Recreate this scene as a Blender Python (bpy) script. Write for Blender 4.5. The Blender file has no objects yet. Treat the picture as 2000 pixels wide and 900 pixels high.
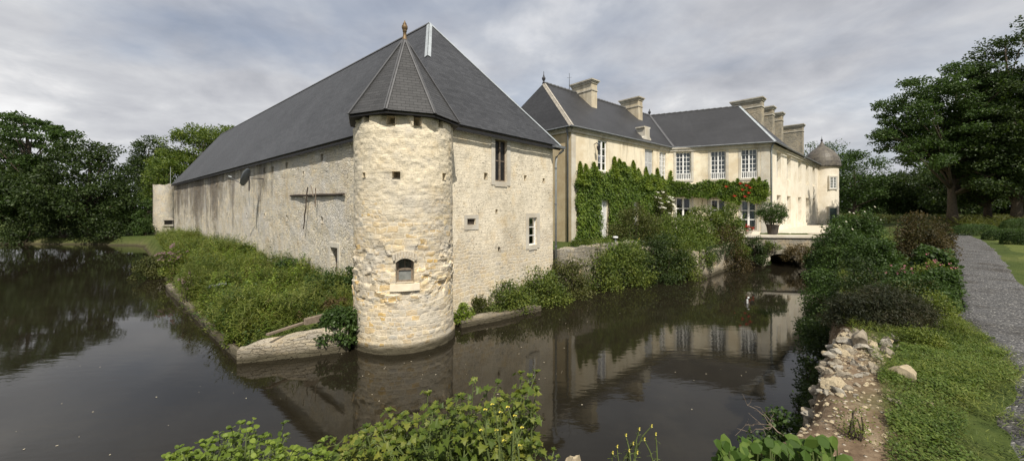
import bpy, math, random
import numpy as np
from mathutils import Vector
R_ = math.radians
rng = np.random.default_rng(7)
random.seed(7)
scene = bpy.context.scene
COL = scene.collection

# ------------------------------------------------------------------ survey of the photograph
K, CX, HY, H = 745.0, 1000.0, 407.0, 3.9          # focal length in photo pixels, centre column, horizon row, eye above water
def X_(px, Y): return (px - CX) / K * Y
def Z_(py, Y): return H - (py - HY) / K * Y
def RAD(p0, p1, Y):
    m = ((p0 + p1) / 2 - CX) / K
    return abs(p1 - p0) / 2 * Y / K / math.sqrt(1 + m * m)

# ------------------------------------------------------------------ noise
def _hash(ix, iy, iz):
    n = (ix * 374761393 + iy * 668265263 + iz * 2147483647 * 31 + 12345) & 0xffffffff
    n = ((n ^ (n >> 13)) * 1274126177) & 0xffffffff
    n = (n ^ (n >> 16)) & 0xffffff
    return n / float(0xffffff)
def vnoise(x, y, z):
    x, y, z = np.broadcast_arrays(np.asarray(x, float), np.asarray(y, float), np.asarray(z, float))
    ix, iy, iz = np.floor(x).astype(np.int64), np.floor(y).astype(np.int64), np.floor(z).astype(np.int64)
    fx, fy, fz = x - ix, y - iy, z - iz
    fx, fy, fz = fx*fx*(3-2*fx), fy*fy*(3-2*fy), fz*fz*(3-2*fz)
    r = 0
    for a in (0, 1):
        for b in (0, 1):
            for c in (0, 1):
                w = (fx if a else 1-fx) * (fy if b else 1-fy) * (fz if c else 1-fz)
                r = r + w * _hash(ix+a, iy+b, iz+c)
    return r
def fbm(x, y, z, o=3):
    s, a, t = 0, .5, 0
    for i in range(o):
        s = s + a * vnoise(x*2**i, y*2**i, z*2**i + 17*i); t += a; a *= .5
    return s / t
def sstep(a, b, x):
    t = np.clip((x - a) / (b - a), 0, 1); return t*t*(3-2*t)

# ------------------------------------------------------------------ mesh building
def wloc(o):
    v = Vector((0, 0, 0))
    while o is not None:
        v += o.location; o = o.parent
    return v
class MB:
    def __init__(s): s.V, s.F, s.UV, s.n, s.M = [], [], [], 0, []
    def add(s, v, faces, uv=None, mat=0):
        v = np.asarray(v, float).reshape(-1, 3)
        s.V.append(v)
        s.UV.append(np.zeros((len(v), 2)) if uv is None else np.asarray(uv, float).reshape(-1, 2))
        if isinstance(faces, np.ndarray):
            s.F.append(faces + s.n); s.M.append(mat)
        else:
            by = {}
            for f in faces: by.setdefault(len(f), []).append(f)
            for k, fs in by.items():
                s.F.append(np.array(fs, dtype=np.int64) + s.n); s.M.append(mat)
        s.n += len(v)
        return s
    def quad(s, a, b, c, d, uv=None, mat=0): return s.add([a, b, c, d], [(0, 1, 2, 3)], uv, mat)
    def hexa(s, p, mat=0):                      # 8 points: bottom ring 0-3, top ring 4-7
        return s.add(p, [(3,2,1,0),(4,5,6,7),(0,1,5,4),(1,2,6,5),(2,3,7,6),(3,0,4,7)], None, mat)
    def box(s, x0, x1, y0, y1, z0, z1, mat=0):
        return s.hexa([(x0,y0,z0),(x1,y0,z0),(x1,y1,z0),(x0,y1,z0),(x0,y0,z1),(x1,y0,z1),(x1,y1,z1),(x0,y1,z1)], mat)
    def fbox(s, W, u0, u1, z0, z1, w0, w1, mat=0):
        q = [W.p(u, z, w) for z in (z0, z1) for (u, w) in ((u0, w0), (u1, w0), (u1, w1), (u0, w1))]
        return s.hexa(q, mat)
    def tube(s, pts, rad, sides=8, cap=True, mat=0):
        pts = np.asarray(pts, float); n = len(pts)
        rad = np.broadcast_to(np.asarray(rad, float), (n,))
        T = np.gradient(pts, axis=0); T /= np.linalg.norm(T, axis=1)[:, None] + 1e-9
        up = np.where(np.abs(T[:, 2:3]) > .9, [[1., 0, 0]], [[0, 0, 1.]])
        A = np.cross(T, up); A /= np.linalg.norm(A, axis=1)[:, None] + 1e-9
        B = np.cross(T, A)
        th = np.arange(sides) / sides * 2 * np.pi
        v = pts[:, None] + rad[:, None, None] * (np.cos(th)[None, :, None] * A[:, None] + np.sin(th)[None, :, None] * B[:, None])
        f = [(i*sides+j, i*sides+(j+1) % sides, (i+1)*sides+(j+1) % sides, (i+1)*sides+j) for i in range(n-1) for j in range(sides)]
        if cap: f += [tuple(range(sides))[::-1], tuple((n-1)*sides + j for j in range(sides))]
        return s.add(v.reshape(-1, 3), f, None, mat)
    def lathe(s, c, prof, sides=16, mat=0):
        th = np.arange(sides) / sides * 2 * np.pi
        v = [(c[0]+r*math.cos(t), c[1]+r*math.sin(t), c[2]+z) for r, z in prof for t in th]
        n = len(prof)
        f = [(i*sides+j, i*sides+(j+1) % sides, (i+1)*sides+(j+1) % sides, (i+1)*sides+j) for i in range(n-1) for j in range(sides)]
        f += [tuple(range(sides))[::-1], tuple((n-1)*sides + j for j in range(sides))]
        return s.add(v, f, None, mat)
    def slab(s, poly, thick, udir=None, mat=0, uvoff=(0, 0)):   # roof plane with its own thickness, uv in metres
        P = np.asarray(poly, float)
        N = np.zeros(3)
        for i in range(len(P)): N += np.cross(P[i], P[(i+1) % len(P)])
        N /= np.linalg.norm(N)
        if N[2] < 0: P = P[::-1]; N = -N
        u = np.array([udir[0], udir[1], 0.]) if udir is not None else np.cross([0, 0, 1.], N)
        u /= np.linalg.norm(u); vv = np.cross(N, u)
        uv = np.stack([P @ u + uvoff[0], P @ vv + uvoff[1]], 1)
        k = len(P)
        f = [tuple(range(k)), tuple(range(2*k-1, k-1, -1))] + [(i, i+k, (i+1) % k + k, (i+1) % k) for i in range(k)]
        return s.add(np.concatenate([P, P - N*thick]), f, np.concatenate([uv, uv]), mat)
    def build(s, name, mats, parent=None, origin=None, smooth=False, attr=None):
        V = np.concatenate(s.V); UV = np.concatenate(s.UV)
        off = np.array(wloc(parent)) if parent is not None else np.array(origin if origin is not None else (0, 0, 0), float)
        V = V - off
        me = bpy.data.meshes.new(name)
        cnt = np.concatenate([np.full(len(f), f.shape[1]) for f in s.F])
        loops = np.concatenate([f.ravel() for f in s.F])
        me.vertices.add(len(V)); me.vertices.foreach_set('co', V.ravel())
        me.loops.add(len(loops)); me.loops.foreach_set('vertex_index', loops.astype(np.int32))
        me.polygons.add(len(cnt))
        me.polygons.foreach_set('loop_start', np.concatenate([[0], np.cumsum(cnt)[:-1]]).astype(np.int32))
        if not isinstance(mats, (list, tuple)): mats = [mats]
        for m in mats: me.materials.append(m)
        mi = np.concatenate([np.full(len(f), m) for f, m in zip(s.F, s.M)])
        me.polygons.foreach_set('material_index', mi.astype(np.int32))
        me.polygons.foreach_set('use_smooth', np.full(len(cnt), smooth))
        uvl = me.uv_layers.new(name='UVMap')
        uvl.data.foreach_set('uv', UV[loops].ravel())
        if attr:
            for an, av in attr.items():
                a = me.attributes.new(an, 'FLOAT', 'POINT'); a.data.foreach_set('value', np.asarray(av, np.float32))
        me.update(calc_edges=True); me.validate()
        o = bpy.data.objects.new(name, me); COL.objects.link(o)
        if parent is not None: o.parent = parent
        else: o.location = Vector(off)
        return o
class Wall:
    """vertical plane: u runs along it, z is height above the water, w is out of the wall"""
    def __init__(s, p0, d, out):
        s.o = np.array(p0, float); s.d = np.array(d, float) / np.linalg.norm(d)
        n = np.array([s.d[1], -s.d[0]]); s.n = n if n @ np.array(out) > 0 else -n
    def p(s, u, z, w=0.0):
        q = s.o + s.d*u + s.n*w; return np.array([q[0], q[1], z])
    def P(s, u, z, w):
        u, z, w = np.broadcast_arrays(u, z, w)
        return np.stack([s.o[0]+s.d[0]*u+s.n[0]*w, s.o[1]+s.d[1]*u+s.n[1]*w, z], -1)
    def u(s, px):
        t = (px - CX) / K
        return (t*s.o[1] - s.o[0]) / (s.d[0] - t*s.d[1])
    def uz(s, px, py):
        u = s.u(px); Y = s.o[1] + s.d[1]*u
        return u, Z_(py, Y)
def tag(o, label=None, cat=None, group=None, kind=None):
    if label: o['label'] = label
    if cat: o['category'] = cat
    if group: o['group'] = group
    if kind: o['kind'] = kind
    return o
def empty(name, loc, label, cat, group=None):
    o = bpy.data.objects.new(name, None); COL.objects.link(o); o.location = loc
    o.empty_display_size = .2
    return tag(o, label, cat, group)

# ------------------------------------------------------------------ materials
def mat_new(name):
    m = bpy.data.materials.new(name); m.use_nodes = True
    nt = m.node_tree; nt.nodes.clear()
    return m, nt
class NT:
    def __init__(s, nt): s.nt = nt
    def n(s, t, **kw):
        nd = s.nt.nodes.new(t)
        for k, v in kw.items():
            if k in nd.inputs.keys() if isinstance(k, str) else False: pass
            setattr(nd, k, v)
        return nd
    def link(s, a, b): s.nt.links.new(a, b)
    def ramp(s, fac, stops, interp='LINEAR'):
        r = s.n('ShaderNodeValToRGB'); r.color_ramp.interpolation = interp
        e = r.color_ramp.elements
        while len(e) < len(stops): e.new(.5)
        for i, (p, c) in enumerate(stops):
            e[i].position = p; e[i].color = (*c, 1) if not isinstance(c, (int, float)) else (c, c, c, 1)
        s.link(fac, r.inputs[0]); return r.outputs[0]
    def mix(s, fac, a, b, blend='MIX'):
        m = s.n('ShaderNodeMix', data_type='RGBA', blend_type=blend)
        for sock, v in ((m.inputs[0], fac), (m.inputs[6], a), (m.inputs[7], b)):
            if hasattr(v, 'links'): s.link(v, sock)
            elif isinstance(v, (int, float)): sock.default_value = v if sock == m.inputs[0] else (v, v, v, 1)
            else: sock.default_value = (*v, 1)
        return m.outputs[2]
    def math(s, op, a, b=0.0, clamp=False):
        m = s.n('ShaderNodeMath', operation=op, use_clamp=clamp)
        for i, v in enumerate((a, b)):
            if hasattr(v, 'links'): s.link(v, m.inputs[i])
            else: m.inputs[i].default_value = v
        return m.outputs[0]
    def coord(s, kind='Object', scale=(1, 1, 1), loc=(0, 0, 0)):
        t = s.n('ShaderNodeTexCoord'); mp = s.n('ShaderNodeMapping')
        mp.inputs['Scale'].default_value = scale; mp.inputs['Location'].default_value = loc
        s.link(t.outputs[kind], mp.inputs[0]); return mp.outputs[0]
    def noise(s, co, scale, detail=3, rough=.55, dist=0.0):
        n = s.n('ShaderNodeTexNoise'); s.link(co, n.inputs['Vector'])
        n.inputs['Scale'].default_value = scale; n.inputs['Detail'].default_value = detail
        n.inputs['Roughness'].default_value = rough; n.inputs['Distortion'].default_value = dist
        return n.outputs
    def vor(s, co, scale, feature='F1', rand=1.0):
        n = s.n('ShaderNodeTexVoronoi', feature=feature); s.link(co, n.inputs['Vector'])
        n.inputs['Scale'].default_value = scale; n.inputs['Randomness'].default_value = rand
        return n.outputs
    def bump(s, hgt, strength, dist, prev=None):
        b = s.n('ShaderNodeBump'); b.inputs['Strength'].default_value = strength; b.inputs['Distance'].default_value = dist
        s.link(hgt, b.inputs['Height'])
        if prev is not None: s.link(prev, b.inputs['Normal'])
        return b.outputs[0]
    def out(s, col, rough=.8, normal=None, spec=.3, metal=0.0, ior=None):
        p = s.n('ShaderNodeBsdfPrincipled'); o = s.n('ShaderNodeOutputMaterial')
        if hasattr(col, 'links'): s.link(col, p.inputs['Base Color'])
        else: p.inputs['Base Color'].default_value = (*col, 1)
        if hasattr(rough, 'links'): s.link(rough, p.inputs['Roughness'])
        else: p.inputs['Roughness'].default_value = rough
        p.inputs['Specular IOR Level'].default_value = spec; p.inputs['Metallic'].default_value = metal
        if ior: p.inputs['IOR'].default_value = ior
        if normal is not None: s.link(normal, p.inputs['Normal'])
        s.link(p.outputs[0], o.inputs[0]); return p
def plain(name, c, rough=.7, var=.25, scale=6, spec=.3, metal=0., bump=.0):
    m, nt = mat_new(name); N = NT(nt); co = N.coord()
    f = N.noise(co, scale, 4)[0]
    col = N.ramp(f, [(.25, tuple(x*(1-var) for x in c)), (.75, tuple(min(1, x*(1+var)) for x in c))])
    nb = N.bump(f, bump, .02) if bump else None
    N.out(col, rough, nb, spec, metal); return m

def stone(name, cols, mortar, sc=(3.2, 3.2, 6.0), mw=.10, bump=.6, plaster=None, pl_col=(.5, .45, .35), stains=None, pits=0.0, grey=None, gap_dark=0.0, wet=True, courses=None, ochre=.35):
    """coursed rubble: 3D cells in wall space, mortar in the joints; plaster=(z_lo, z_hi, bias) says how much render is left with height"""
    m, nt = mat_new(name); N = NT(nt)
    base = N.coord()
    wob = N.noise(base, 3.0, 2)[1]
    va = N.n('ShaderNodeVectorMath', operation='SCALE'); N.link(wob, va.inputs[0]); va.inputs['Scale'].default_value = .09
    vb = N.n('ShaderNodeVectorMath', operation='ADD'); N.link(base, vb.inputs[0]); N.link(va.outputs[0], vb.inputs[1])
    mp = N.n('ShaderNodeMapping'); mp.inputs['Scale'].default_value = sc; N.link(vb.outputs[0], mp.inputs[0])
    v1 = N.vor(mp.outputs[0], 1.0, rand=.85); ve = N.vor(mp.outputs[0], 1.0, 'DISTANCE_TO_EDGE', .85)
    sep = N.n('ShaderNodeSeparateColor'); N.link(v1['Color'], sep.inputs[0])
    if courses:                                      # blocks laid in uneven courses, in wall metres
        uvc = N.n('ShaderNodeTexCoord'); w1 = N.noise(N.coord('UV', (1.6, 2.2, 1)), 1.0, 3, .6)[1]
        s1 = N.n('ShaderNodeVectorMath', operation='SCALE'); N.link(w1, s1.inputs[0]); s1.inputs['Scale'].default_value = .26
        a1 = N.n('ShaderNodeVectorMath', operation='ADD'); N.link(uvc.outputs['UV'], a1.inputs[0]); N.link(s1.outputs[0], a1.inputs[1])
        w2 = N.noise(N.coord('UV'), 7.0, 2, .6)[1]
        s2 = N.n('ShaderNodeVectorMath', operation='SCALE'); N.link(w2, s2.inputs[0]); s2.inputs['Scale'].default_value = .075
        a2 = N.n('ShaderNodeVectorMath', operation='ADD'); N.link(a1.outputs[0], a2.inputs[0]); N.link(s2.outputs[0], a2.inputs[1])
        bo = []
        for (bw, bh) in (courses, (courses[0]*.62, courses[1]*.68)):
            bt = N.n('ShaderNodeTexBrick'); N.link(a2.outputs[0], bt.inputs['Vector']); bt.inputs['Scale'].default_value = 1
            bt.inputs['Brick Width'].default_value = bw; bt.inputs['Row Height'].default_value = bh; bt.inputs['Mortar Size'].default_value = .022; bt.inputs['Mortar Smooth'].default_value = .6
            bt.squash = .7; bt.squash_frequency = 3; bt.offset = .43
            bt.inputs['Color1'].default_value = (0, 0, 0, 1); bt.inputs['Color2'].default_value = (1, 1, 1, 1); bt.inputs['Mortar'].default_value = (.5, .5, .5, 1); bo.append(bt)
        pick = N.ramp(N.noise(N.coord('UV', (.8, 1.6, 1)), 1.0, 2)[0], [(.49, 0.0), (.51, 1.0)])
        bcol = N.mix(pick, bo[0].outputs[0], bo[1].outputs[0]); bfac = N.mix(pick, bo[0].outputs[1], bo[1].outputs[1])
        sep = N.n('ShaderNodeSeparateColor'); N.link(bcol, sep.inputs[0])
    st = N.ramp(sep.outputs[0], [(i/(len(cols)-1) if len(cols) > 1 else 0, c) for i, c in enumerate(cols)])
    fine = N.noise(base, 22, 4, .65)[0]
    big = N.noise(base, .55, 4, .6)[0]
    st = N.mix(.55, st, N.ramp(fine, [(.3, .55), (.5, .9), (.7, 1.15)]), 'MULTIPLY')
    jm = N.ramp(bfac, [(.1, 0.0), (.9, 1.0)]) if courses else N.ramp(ve['Distance'], [(mw*.35, 1.0), (mw, 0.0)])
    col = N.mix(jm, st, N.mix(.5, mortar, N.ramp(fine, [(.3, .6), (.7, 1.1)]), 'MULTIPLY'))
    if gap_dark:
        gm = N.math('MULTIPLY', N.ramp(ve['Distance'], [(0.0, 1.0), (mw*.5, 0.0)]), N.ramp(N.noise(base, 2.3, 3)[0], [(.5, 0.0), (.6, gap_dark)]))
        col = N.mix(gm, col, (.03, .025, .02))
    hgt = N.math('SUBTRACT', N.math('MULTIPLY', fine, .5), N.math('MULTIPLY', jm, .7))
    if plaster:
        sx = N.n('ShaderNodeSeparateXYZ'); N.link(base, sx.inputs[0])
        mr = N.n('ShaderNodeMapRange'); N.link(sx.outputs[2], mr.inputs[0])
        mr.inputs[1].default_value, mr.inputs[2].default_value = plaster[0], plaster[1]
        mr.inputs[3].default_value, mr.inputs[4].default_value = plaster[2], plaster[3]
        pn = N.math('ADD', N.math('ADD', N.math('MULTIPLY', N.noise(base, 1.1, 5, .65)[0], .75), N.math('MULTIPLY', fine, .25)), mr.outputs[0])
        pm = N.ramp(pn, [(.5, 0.0), (.66, 1.0)])
        pc = N.mix(.8, pl_col, N.ramp(N.noise(base, 5, 5, .7)[0], [(.3, .58), (.46, .93), (.6, 1.05), (.75, 1.18)]), 'MULTIPLY')
        pc = N.mix(.6, pc, N.ramp(N.noise(base, 26, 3, .7)[0], [(.32, .55), (.5, 1.0), (.68, 1.2)]), 'MULTIPLY')
        pc = N.mix(N.math('MULTIPLY', jm, .25), pc, tuple(x*.62 for x in pl_col))
        col = N.mix(pm, col, pc)
        hgt = N.mix(N.math('MULTIPLY', pm, .75), hgt, fine)
    if pits:
        pv = N.vor(base, 9.0, rand=1.0)
        pk = N.math('MULTIPLY', N.ramp(pv['Distance'], [(.12, 1.0), (.26, 0.0)]), N.ramp(N.noise(base, 1.6, 2)[0], [(.42, 0.0), (.6, pits)]))
        col = N.mix(pk, col, (.05, .042, .032))
        hgt = N.math('SUBTRACT', hgt, N.math('MULTIPLY', pk, .8))
    col = N.mix(.75, col, N.ramp(big, [(.3, (.74, .72, .68)), (.5, (.97, .96, .95)), (.72, (1.08, 1.05, 1.0))]), 'MULTIPLY')
    on = N.ramp(N.noise(N.coord('Object', (1, 1, 1), (5, 2, 8)), 1.3, 5, .7)[0], [(.52, 0.0), (.66, ochre)])
    col = N.mix(on, col, (.60, .43, .20))
    if grey:
        gn = N.ramp(N.noise(base, .8, 5, .7)[0], [(.46, 0.0), (.64, 1.0)])
        col = N.mix(N.math('MULTIPLY', gn, .75), col, grey)
    if stains:                                      # long rain streaks of dark lichen, stronger towards the far end (object y)
        c2 = N.coord('Object', (.9, .9, .10))
        sn = N.math('ADD', N.math('ADD', N.math('MULTIPLY', N.noise(N.coord('Object', (.33, .33, .09)), 1.0, 3, .6)[0], .45), N.math('MULTIPLY', N.noise(N.coord('Object', (2.6, 2.6, .13)), 1.0, 5, .7)[0], .33)), N.math('MULTIPLY', N.noise(N.coord('Object', (.7, .7, .9)), 1.0, 4, .6)[0], .22))
        sx2 = N.n('ShaderNodeSeparateXYZ'); N.link(base, sx2.inputs[0])
        mr2 = N.n('ShaderNodeMapRange'); N.link(sx2.outputs[1], mr2.inputs[0])
        mr2.inputs[1].default_value, mr2.inputs[2].default_value, mr2.inputs[3].default_value, mr2.inputs[4].default_value = stains
        mz = N.n('ShaderNodeMapRange'); N.link(sx2.outputs[2], mz.inputs[0])
        mz.inputs[1].default_value, mz.inputs[2].default_value, mz.inputs[3].default_value, mz.inputs[4].default_value = 1.5, 5.5, -.10, .05
        sm = N.ramp(N.math('ADD', N.math('ADD', sn, mr2.outputs[0]), mz.outputs[0]), [(.475, 0.0), (.55, .65), (.66, .95)])
        sm = N.math('MULTIPLY', sm, N.ramp(fine, [(.35, .55), (.6, 1.0)]))
        col = N.mix(sm, col, (.085, .066, .052))
    if wet:                                          # tide line: slime and damp just above the water
        sw = N.n('ShaderNodeSeparateXYZ'); N.link(base, sw.inputs[0])
        wz = N.math('ADD', sw.outputs[2], N.math('MULTIPLY', big, -.25))
        wm = N.ramp(wz, [(0.0, 1.0), (.12, .55), (.3, 0.0)])
        col = N.mix(wm, col, (.085, .075, .05))
    nb = N.bump(hgt, bump, .05)
    N.out(col, .9, nb, .15); return m

def slate(name, c, row=.13, wid=.24, var=.22, warm=None):
    m, nt = mat_new(name); N = NT(nt)
    uv = N.coord('UV')
    b = N.n('ShaderNodeTexBrick'); N.link(uv, b.inputs['Vector'])
    b.inputs['Scale'].default_value = 1; b.inputs['Brick Width'].default_value = wid; b.inputs['Row Height'].default_value = row
    b.inputs['Mortar Size'].default_value = .006; b.inputs['Mortar Smooth'].default_value = .3; b.inputs['Bias'].default_value = 0
    b.inputs['Color1'].default_value = (*[x*(1-var) for x in c], 1); b.inputs['Color2'].default_value = (*[x*(1+var) for x in c], 1)
    b.inputs['Mortar'].default_value = (*[x*.35 for x in c], 1)
    ob = N.coord()
    w = N.noise(ob, .35, 5, .6)[0]
    col = N.mix(.7, b.outputs[0], N.ramp(w, [(.3, .68), (.5, 1.0), (.7, 1.35)]), 'MULTIPLY')
    lich = N.ramp(N.noise(ob, 1.7, 6, .75)[0], [(.60, 0.0), (.74, .45)])
    col = N.mix(lich, col, tuple(min(1, x*2.0+.015) for x in c))
    rows = N.noise(N.coord('UV', (.25, 1/row/1.0, 1)), 1.0, 2, .5)[0]
    col = N.mix(.5, col, N.ramp(rows, [(.3, .72), (.7, 1.2)]), 'MULTIPLY')
    if warm:
        wn = N.ramp(N.noise(ob, 2.2, 5, .7)[0], [(.42, 0.0), (.6, 1.0)])
        col = N.mix(wn, col, warm)
    sx = N.n('ShaderNodeSeparateXYZ'); N.link(uv, sx.inputs[0])
    saw = N.math('FRACT', N.math('DIVIDE', sx.outputs[1], row))
    hh = N.math('SUBTRACT', N.math('MULTIPLY', saw, -.6), N.math('MULTIPLY', b.outputs['Fac'], .5))
    nb = N.bump(hh, .5, .02)
    N.out(col, .5, nb, .35); return m

def stucco(name, c, streak=.6, dirt=(.20, .17, .12), patch=1.0):
    m, nt = mat_new(name); N = NT(nt); co = N.coord()
    big = N.noise(co, .7, 5, .65)[0]; fine = N.noise(co, 9, 5, .65)[0]
    col = N.mix(.8, c, N.ramp(big, [(.3, (.78, .73, .64)), (.52, (1, 1, 1)), (.75, (1.07, 1.06, 1.04))]), 'MULTIPLY')
    col = N.mix(.5, col, N.ramp(fine, [(.3, .85), (.7, 1.08)]), 'MULTIPLY')
    col = N.mix(N.math('MULTIPLY', N.ramp(N.noise(N.coord('Object', (.55, .55, .8), (7, 3, 1)), 1.0, 6, .7)[0], [(.47, 0.0), (.60, 1.0)]), .45*patch), col, tuple(x*y for x, y in zip(c, (.74, .66, .56))))
    col = N.mix(N.math('MULTIPLY', N.ramp(N.noise(N.coord('Object', (.8, .8, .35), (1, 9, 4)), 1.0, 6, .7)[0], [(.52, 0.0), (.64, 1.0)]), .35*patch), col, tuple(x*y for x, y in zip(c, (.66, .68, .72))))
    s = N.noise(N.coord('Object', (1.6, 1.6, .16)), 1.0, 5, .65)[0]
    sx = N.n('ShaderNodeSeparateXYZ'); N.link(co, sx.inputs[0])
    top = N.n('ShaderNodeMapRange'); N.link(sx.outputs[2], top.inputs[0])
    for i, v in enumerate((5.5, 9.6, -.10, .10)): top.inputs[i+1].default_value = v
    sm = N.ramp(N.math('ADD', s, top.outputs[0]), [(.56, 0.0), (.78, streak)])
    col = N.mix(sm, col, dirt)
    N.out(col, .9, N.bump(fine, .25, .02), .15); return m

def leafmat(name, c1, c2, c3, trans=.35, rough=.5, spec=.3):
    m, nt = mat_new(name); N = NT(nt)
    g = N.n('ShaderNodeNewGeometry'); co = N.coord()
    big = N.noise(co, 1.3, 4)[0]
    f = N.math('ADD', N.math('MULTIPLY', g.outputs['Random Per Island'], .5), N.math('SUBTRACT', N.math('MULTIPLY', big, 1.15), .25))
    col = N.ramp(f, [(.22, c1), (.55, c2), (.88, c3)])
    p = N.n('ShaderNodeBsdfPrincipled'); N.link(col, p.inputs['Base Color'])
    p.inputs['Roughness'].default_value = rough; p.inputs['Specular IOR Level'].default_value = spec
    t = N.n('ShaderNodeBsdfTranslucent')
    tc = N.mix(1.0, col, (1.25, 1.3, .6), 'MULTIPLY'); N.link(tc, t.inputs[0])
    mx = N.n('ShaderNodeMixShader'); mx.inputs[0].default_value = trans
    N.link(p.outputs[0], mx.inputs[1]); N.link(t.outputs[0], mx.inputs[2])
    o = N.n('ShaderNodeOutputMaterial'); N.link(mx.outputs[0], o.inputs[0]); return m

MT = {}
MT['tower'] = stone('tower_stone', [(.66, .54, .34), (.54, .49, .40), (.72, .60, .38), (.48, .46, .40), (.66, .46, .18), (.62, .57, .47), (.70, .62, .46)], (.74, .66, .51),
                    sc=(3.0, 3.0, 5.2), mw=.09, bump=.4, plaster=(2.8, 4.8, -.14, .26), pl_col=(.74, .66, .50), gap_dark=.35, pits=.55, courses=(.34, .17), grey=(.46, .43, .37))
MT['gable'] = stone('gable_stone', [(.66, .59, .45), (.56, .52, .44), (.68, .58, .40), (.52, .49, .42), (.62, .51, .35)], (.73, .665, .54),
                    sc=(3.1, 3.1, 5.2), mw=.09, bump=.4, plaster=(1.2, 3.4, -.12, .22), pl_col=(.74, .675, .54), gap_dark=.3, pits=.6, courses=(.33, .17))
MT['barnwall'] = stone('barn_rubble', [(.74, .68, .55), (.64, .60, .52), (.77, .69, .52), (.56, .54, .48)], (.74, .68, .55),
                       sc=(5.0, 5.0, 8.0), mw=.10, bump=1.0, pits=1.0, gap_dark=.9, plaster=(2.0, 6.0, -.08, -.02), pl_col=(.74, .67, .53), stains=(4, 18, -.24, .05), grey=(.60, .58, .54))
MT['rubble'] = stone('bank_rubble', [(.56, .50, .40), (.48, .44, .37), (.60, .52, .38), (.42, .39, .33)], (.46, .41, .32), sc=(3.6, 3.6, 7.5), mw=.08, bump=.9, gap_dark=1.0, pits=.7, courses=(.40, .13))
MT['oldwall'] = stone('lichen_wall', [(.36, .33, .28), (.28, .27, .24), (.42, .38, .30), (.22, .21, .18)], (.30, .27, .21), courses=(.38, .14), sc=(3.4, 3.4, 6.5), mw=.08, bump=.9, gap_dark=1.0, grey=(.16, .15, .11))
MT['ashlar'] = stucco('dressed_stone', (.56, .53, .46), .5)
MT['chimney'] = stone('chimney_stone', [(.36, .33, .27), (.44, .39, .30), (.28, .26, .22)], (.40, .36, .28), sc=(3., 3., 6.), mw=.1, bump=.6, grey=(.20, .19, .16), wet=False)
MT['stucco'] = stucco('cream_render', (.77, .695, .54), .75)
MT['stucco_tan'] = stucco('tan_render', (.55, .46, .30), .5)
MT['stucco_pale'] = stucco('pale_render', (.79, .73, .615), .25, patch=.35)
MT['slate'] = slate('dark_slate', (.038, .0395, .043), .14, .26, .24)
MT['slate_tower'] = slate('tower_slate', (.045, .045, .0455), .105, .22, .16)
MT['slate_house'] = slate('house_slate', (.034, .0345, .037), .12, .2, .12)
MT['tile'] = slate('lichen_tile', (.085, .076, .066), .2, .22, .35, warm=(.135, .12, .095))
MT['lead'] = plain('lead', (.34, .37, .39), .5, .2, 3)
MT['lead_dark'] = plain('dull_lead', (.095, .096, .10), .55, .25, 3)
MT['lime'] = plain('lime_mortar_hip', (.36, .33, .28), .8, .3, 4)
MT['fascia'] = plain('dark_board', (.02, .02, .022), .7)
MT['zinc'] = plain('zinc', (.30, .32, .32), .5, .2, 3, metal=.1)
MT['zinc_dark'] = plain('old_zinc', (.14, .15, .16), .55, .25, 3)
MT['bronze'] = plain('bronze', (.17, .115, .06), .55, .4, 9, .3, .35)
MT['iron'] = plain('iron', (.035, .035, .04), .5)
MT['white'] = plain('white_paint', (.78, .78, .76), .5, .06, 5)
MT['shutter'] = plain('grey_shutter', (.52, .53, .53), .6, .08, 4)
MT['wood'] = plain('weathered_oak', (.20, .16, .12), .8, .4, 12, bump=.3)
MT['wood_dark'] = plain('dark_timber', (.075, .06, .048), .8, .4, 12, bump=.3)
MT['black'] = plain('painted_room_dark', (.012, .011, .010), .9)  # black backing: the darkness inside openings is put into its colour
MT['curtain'] = plain('curtain', (.55, .58, .60), .9, .2, 8)
MT['dish'] = plain('dish_grey', (.10, .115, .13), .5, .15, 3)
MT['soil'] = plain('soil', (.16, .11, .07), .95, .4, 9, bump=.5)
MT['bark'] = plain('bark', (.07, .055, .04), .9, .5, 10, bump=.6)
MT['twig'] = plain('dry_twig', (.20, .16, .12), .9, .3, 10)
MT['stem'] = plain('green_stem', (.10, .13, .04), .8, .3, 8)
MT['terracotta'] = plain('pot', (.06, .052, .045), .8, .3)
MT['rock'] = plain('pale_rock', (.26, .225, .17), .9, .55, 7, bump=.6)
MT['rock_tan'] = plain('tan_rock', (.36, .30, .20), .9, .35, 6, bump=.6)
MT['rock_white'] = plain('chalk_rock', (.37, .34, .28), .9, .5, 9, bump=.8)
MT['pale_gravel'] = plain('court_gravel', (.52, .47, .38), .95, .3, 20, bump=.5)
MT['red'] = leafmat('red_petals', (.45, .02, .02), (.55, .03, .03), (.6, .08, .06), .2)
MT['pink'] = leafmat('pink_petals', (.40, .10, .16), (.48, .16, .22), (.55, .28, .32), .2)
MT['mauve'] = leafmat('mauve_petals', (.26, .14, .2), (.32, .2, .26), (.4, .28, .3), .2)
MT['whitefl'] = leafmat('white_petals', (.7, .66, .58), (.78, .74, .66), (.8, .78, .72), .2)
MT['yellowfl'] = leafmat('yellow_petals', (.6, .5, .05), (.7, .6, .1), (.75, .68, .2), .2)
m, nt = mat_new('window_glass'); N = NT(nt)
fr = N.n('ShaderNodeFresnel'); fr.inputs[0].default_value = 1.6
tr = N.n('ShaderNodeBsdfTransparent'); tr.inputs[0].default_value = (.82, .85, .86, 1)
gl = N.n('ShaderNodeBsdfGlossy'); gl.inputs['Roughness'].default_value = .03
mx = N.n('ShaderNodeMixShader'); N.link(N.math('MULTIPLY', fr.outputs[0], .8), mx.inputs[0]); N.link(tr.outputs[0], mx.inputs[1]); N.link(gl.outputs[0], mx.inputs[2])
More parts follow.
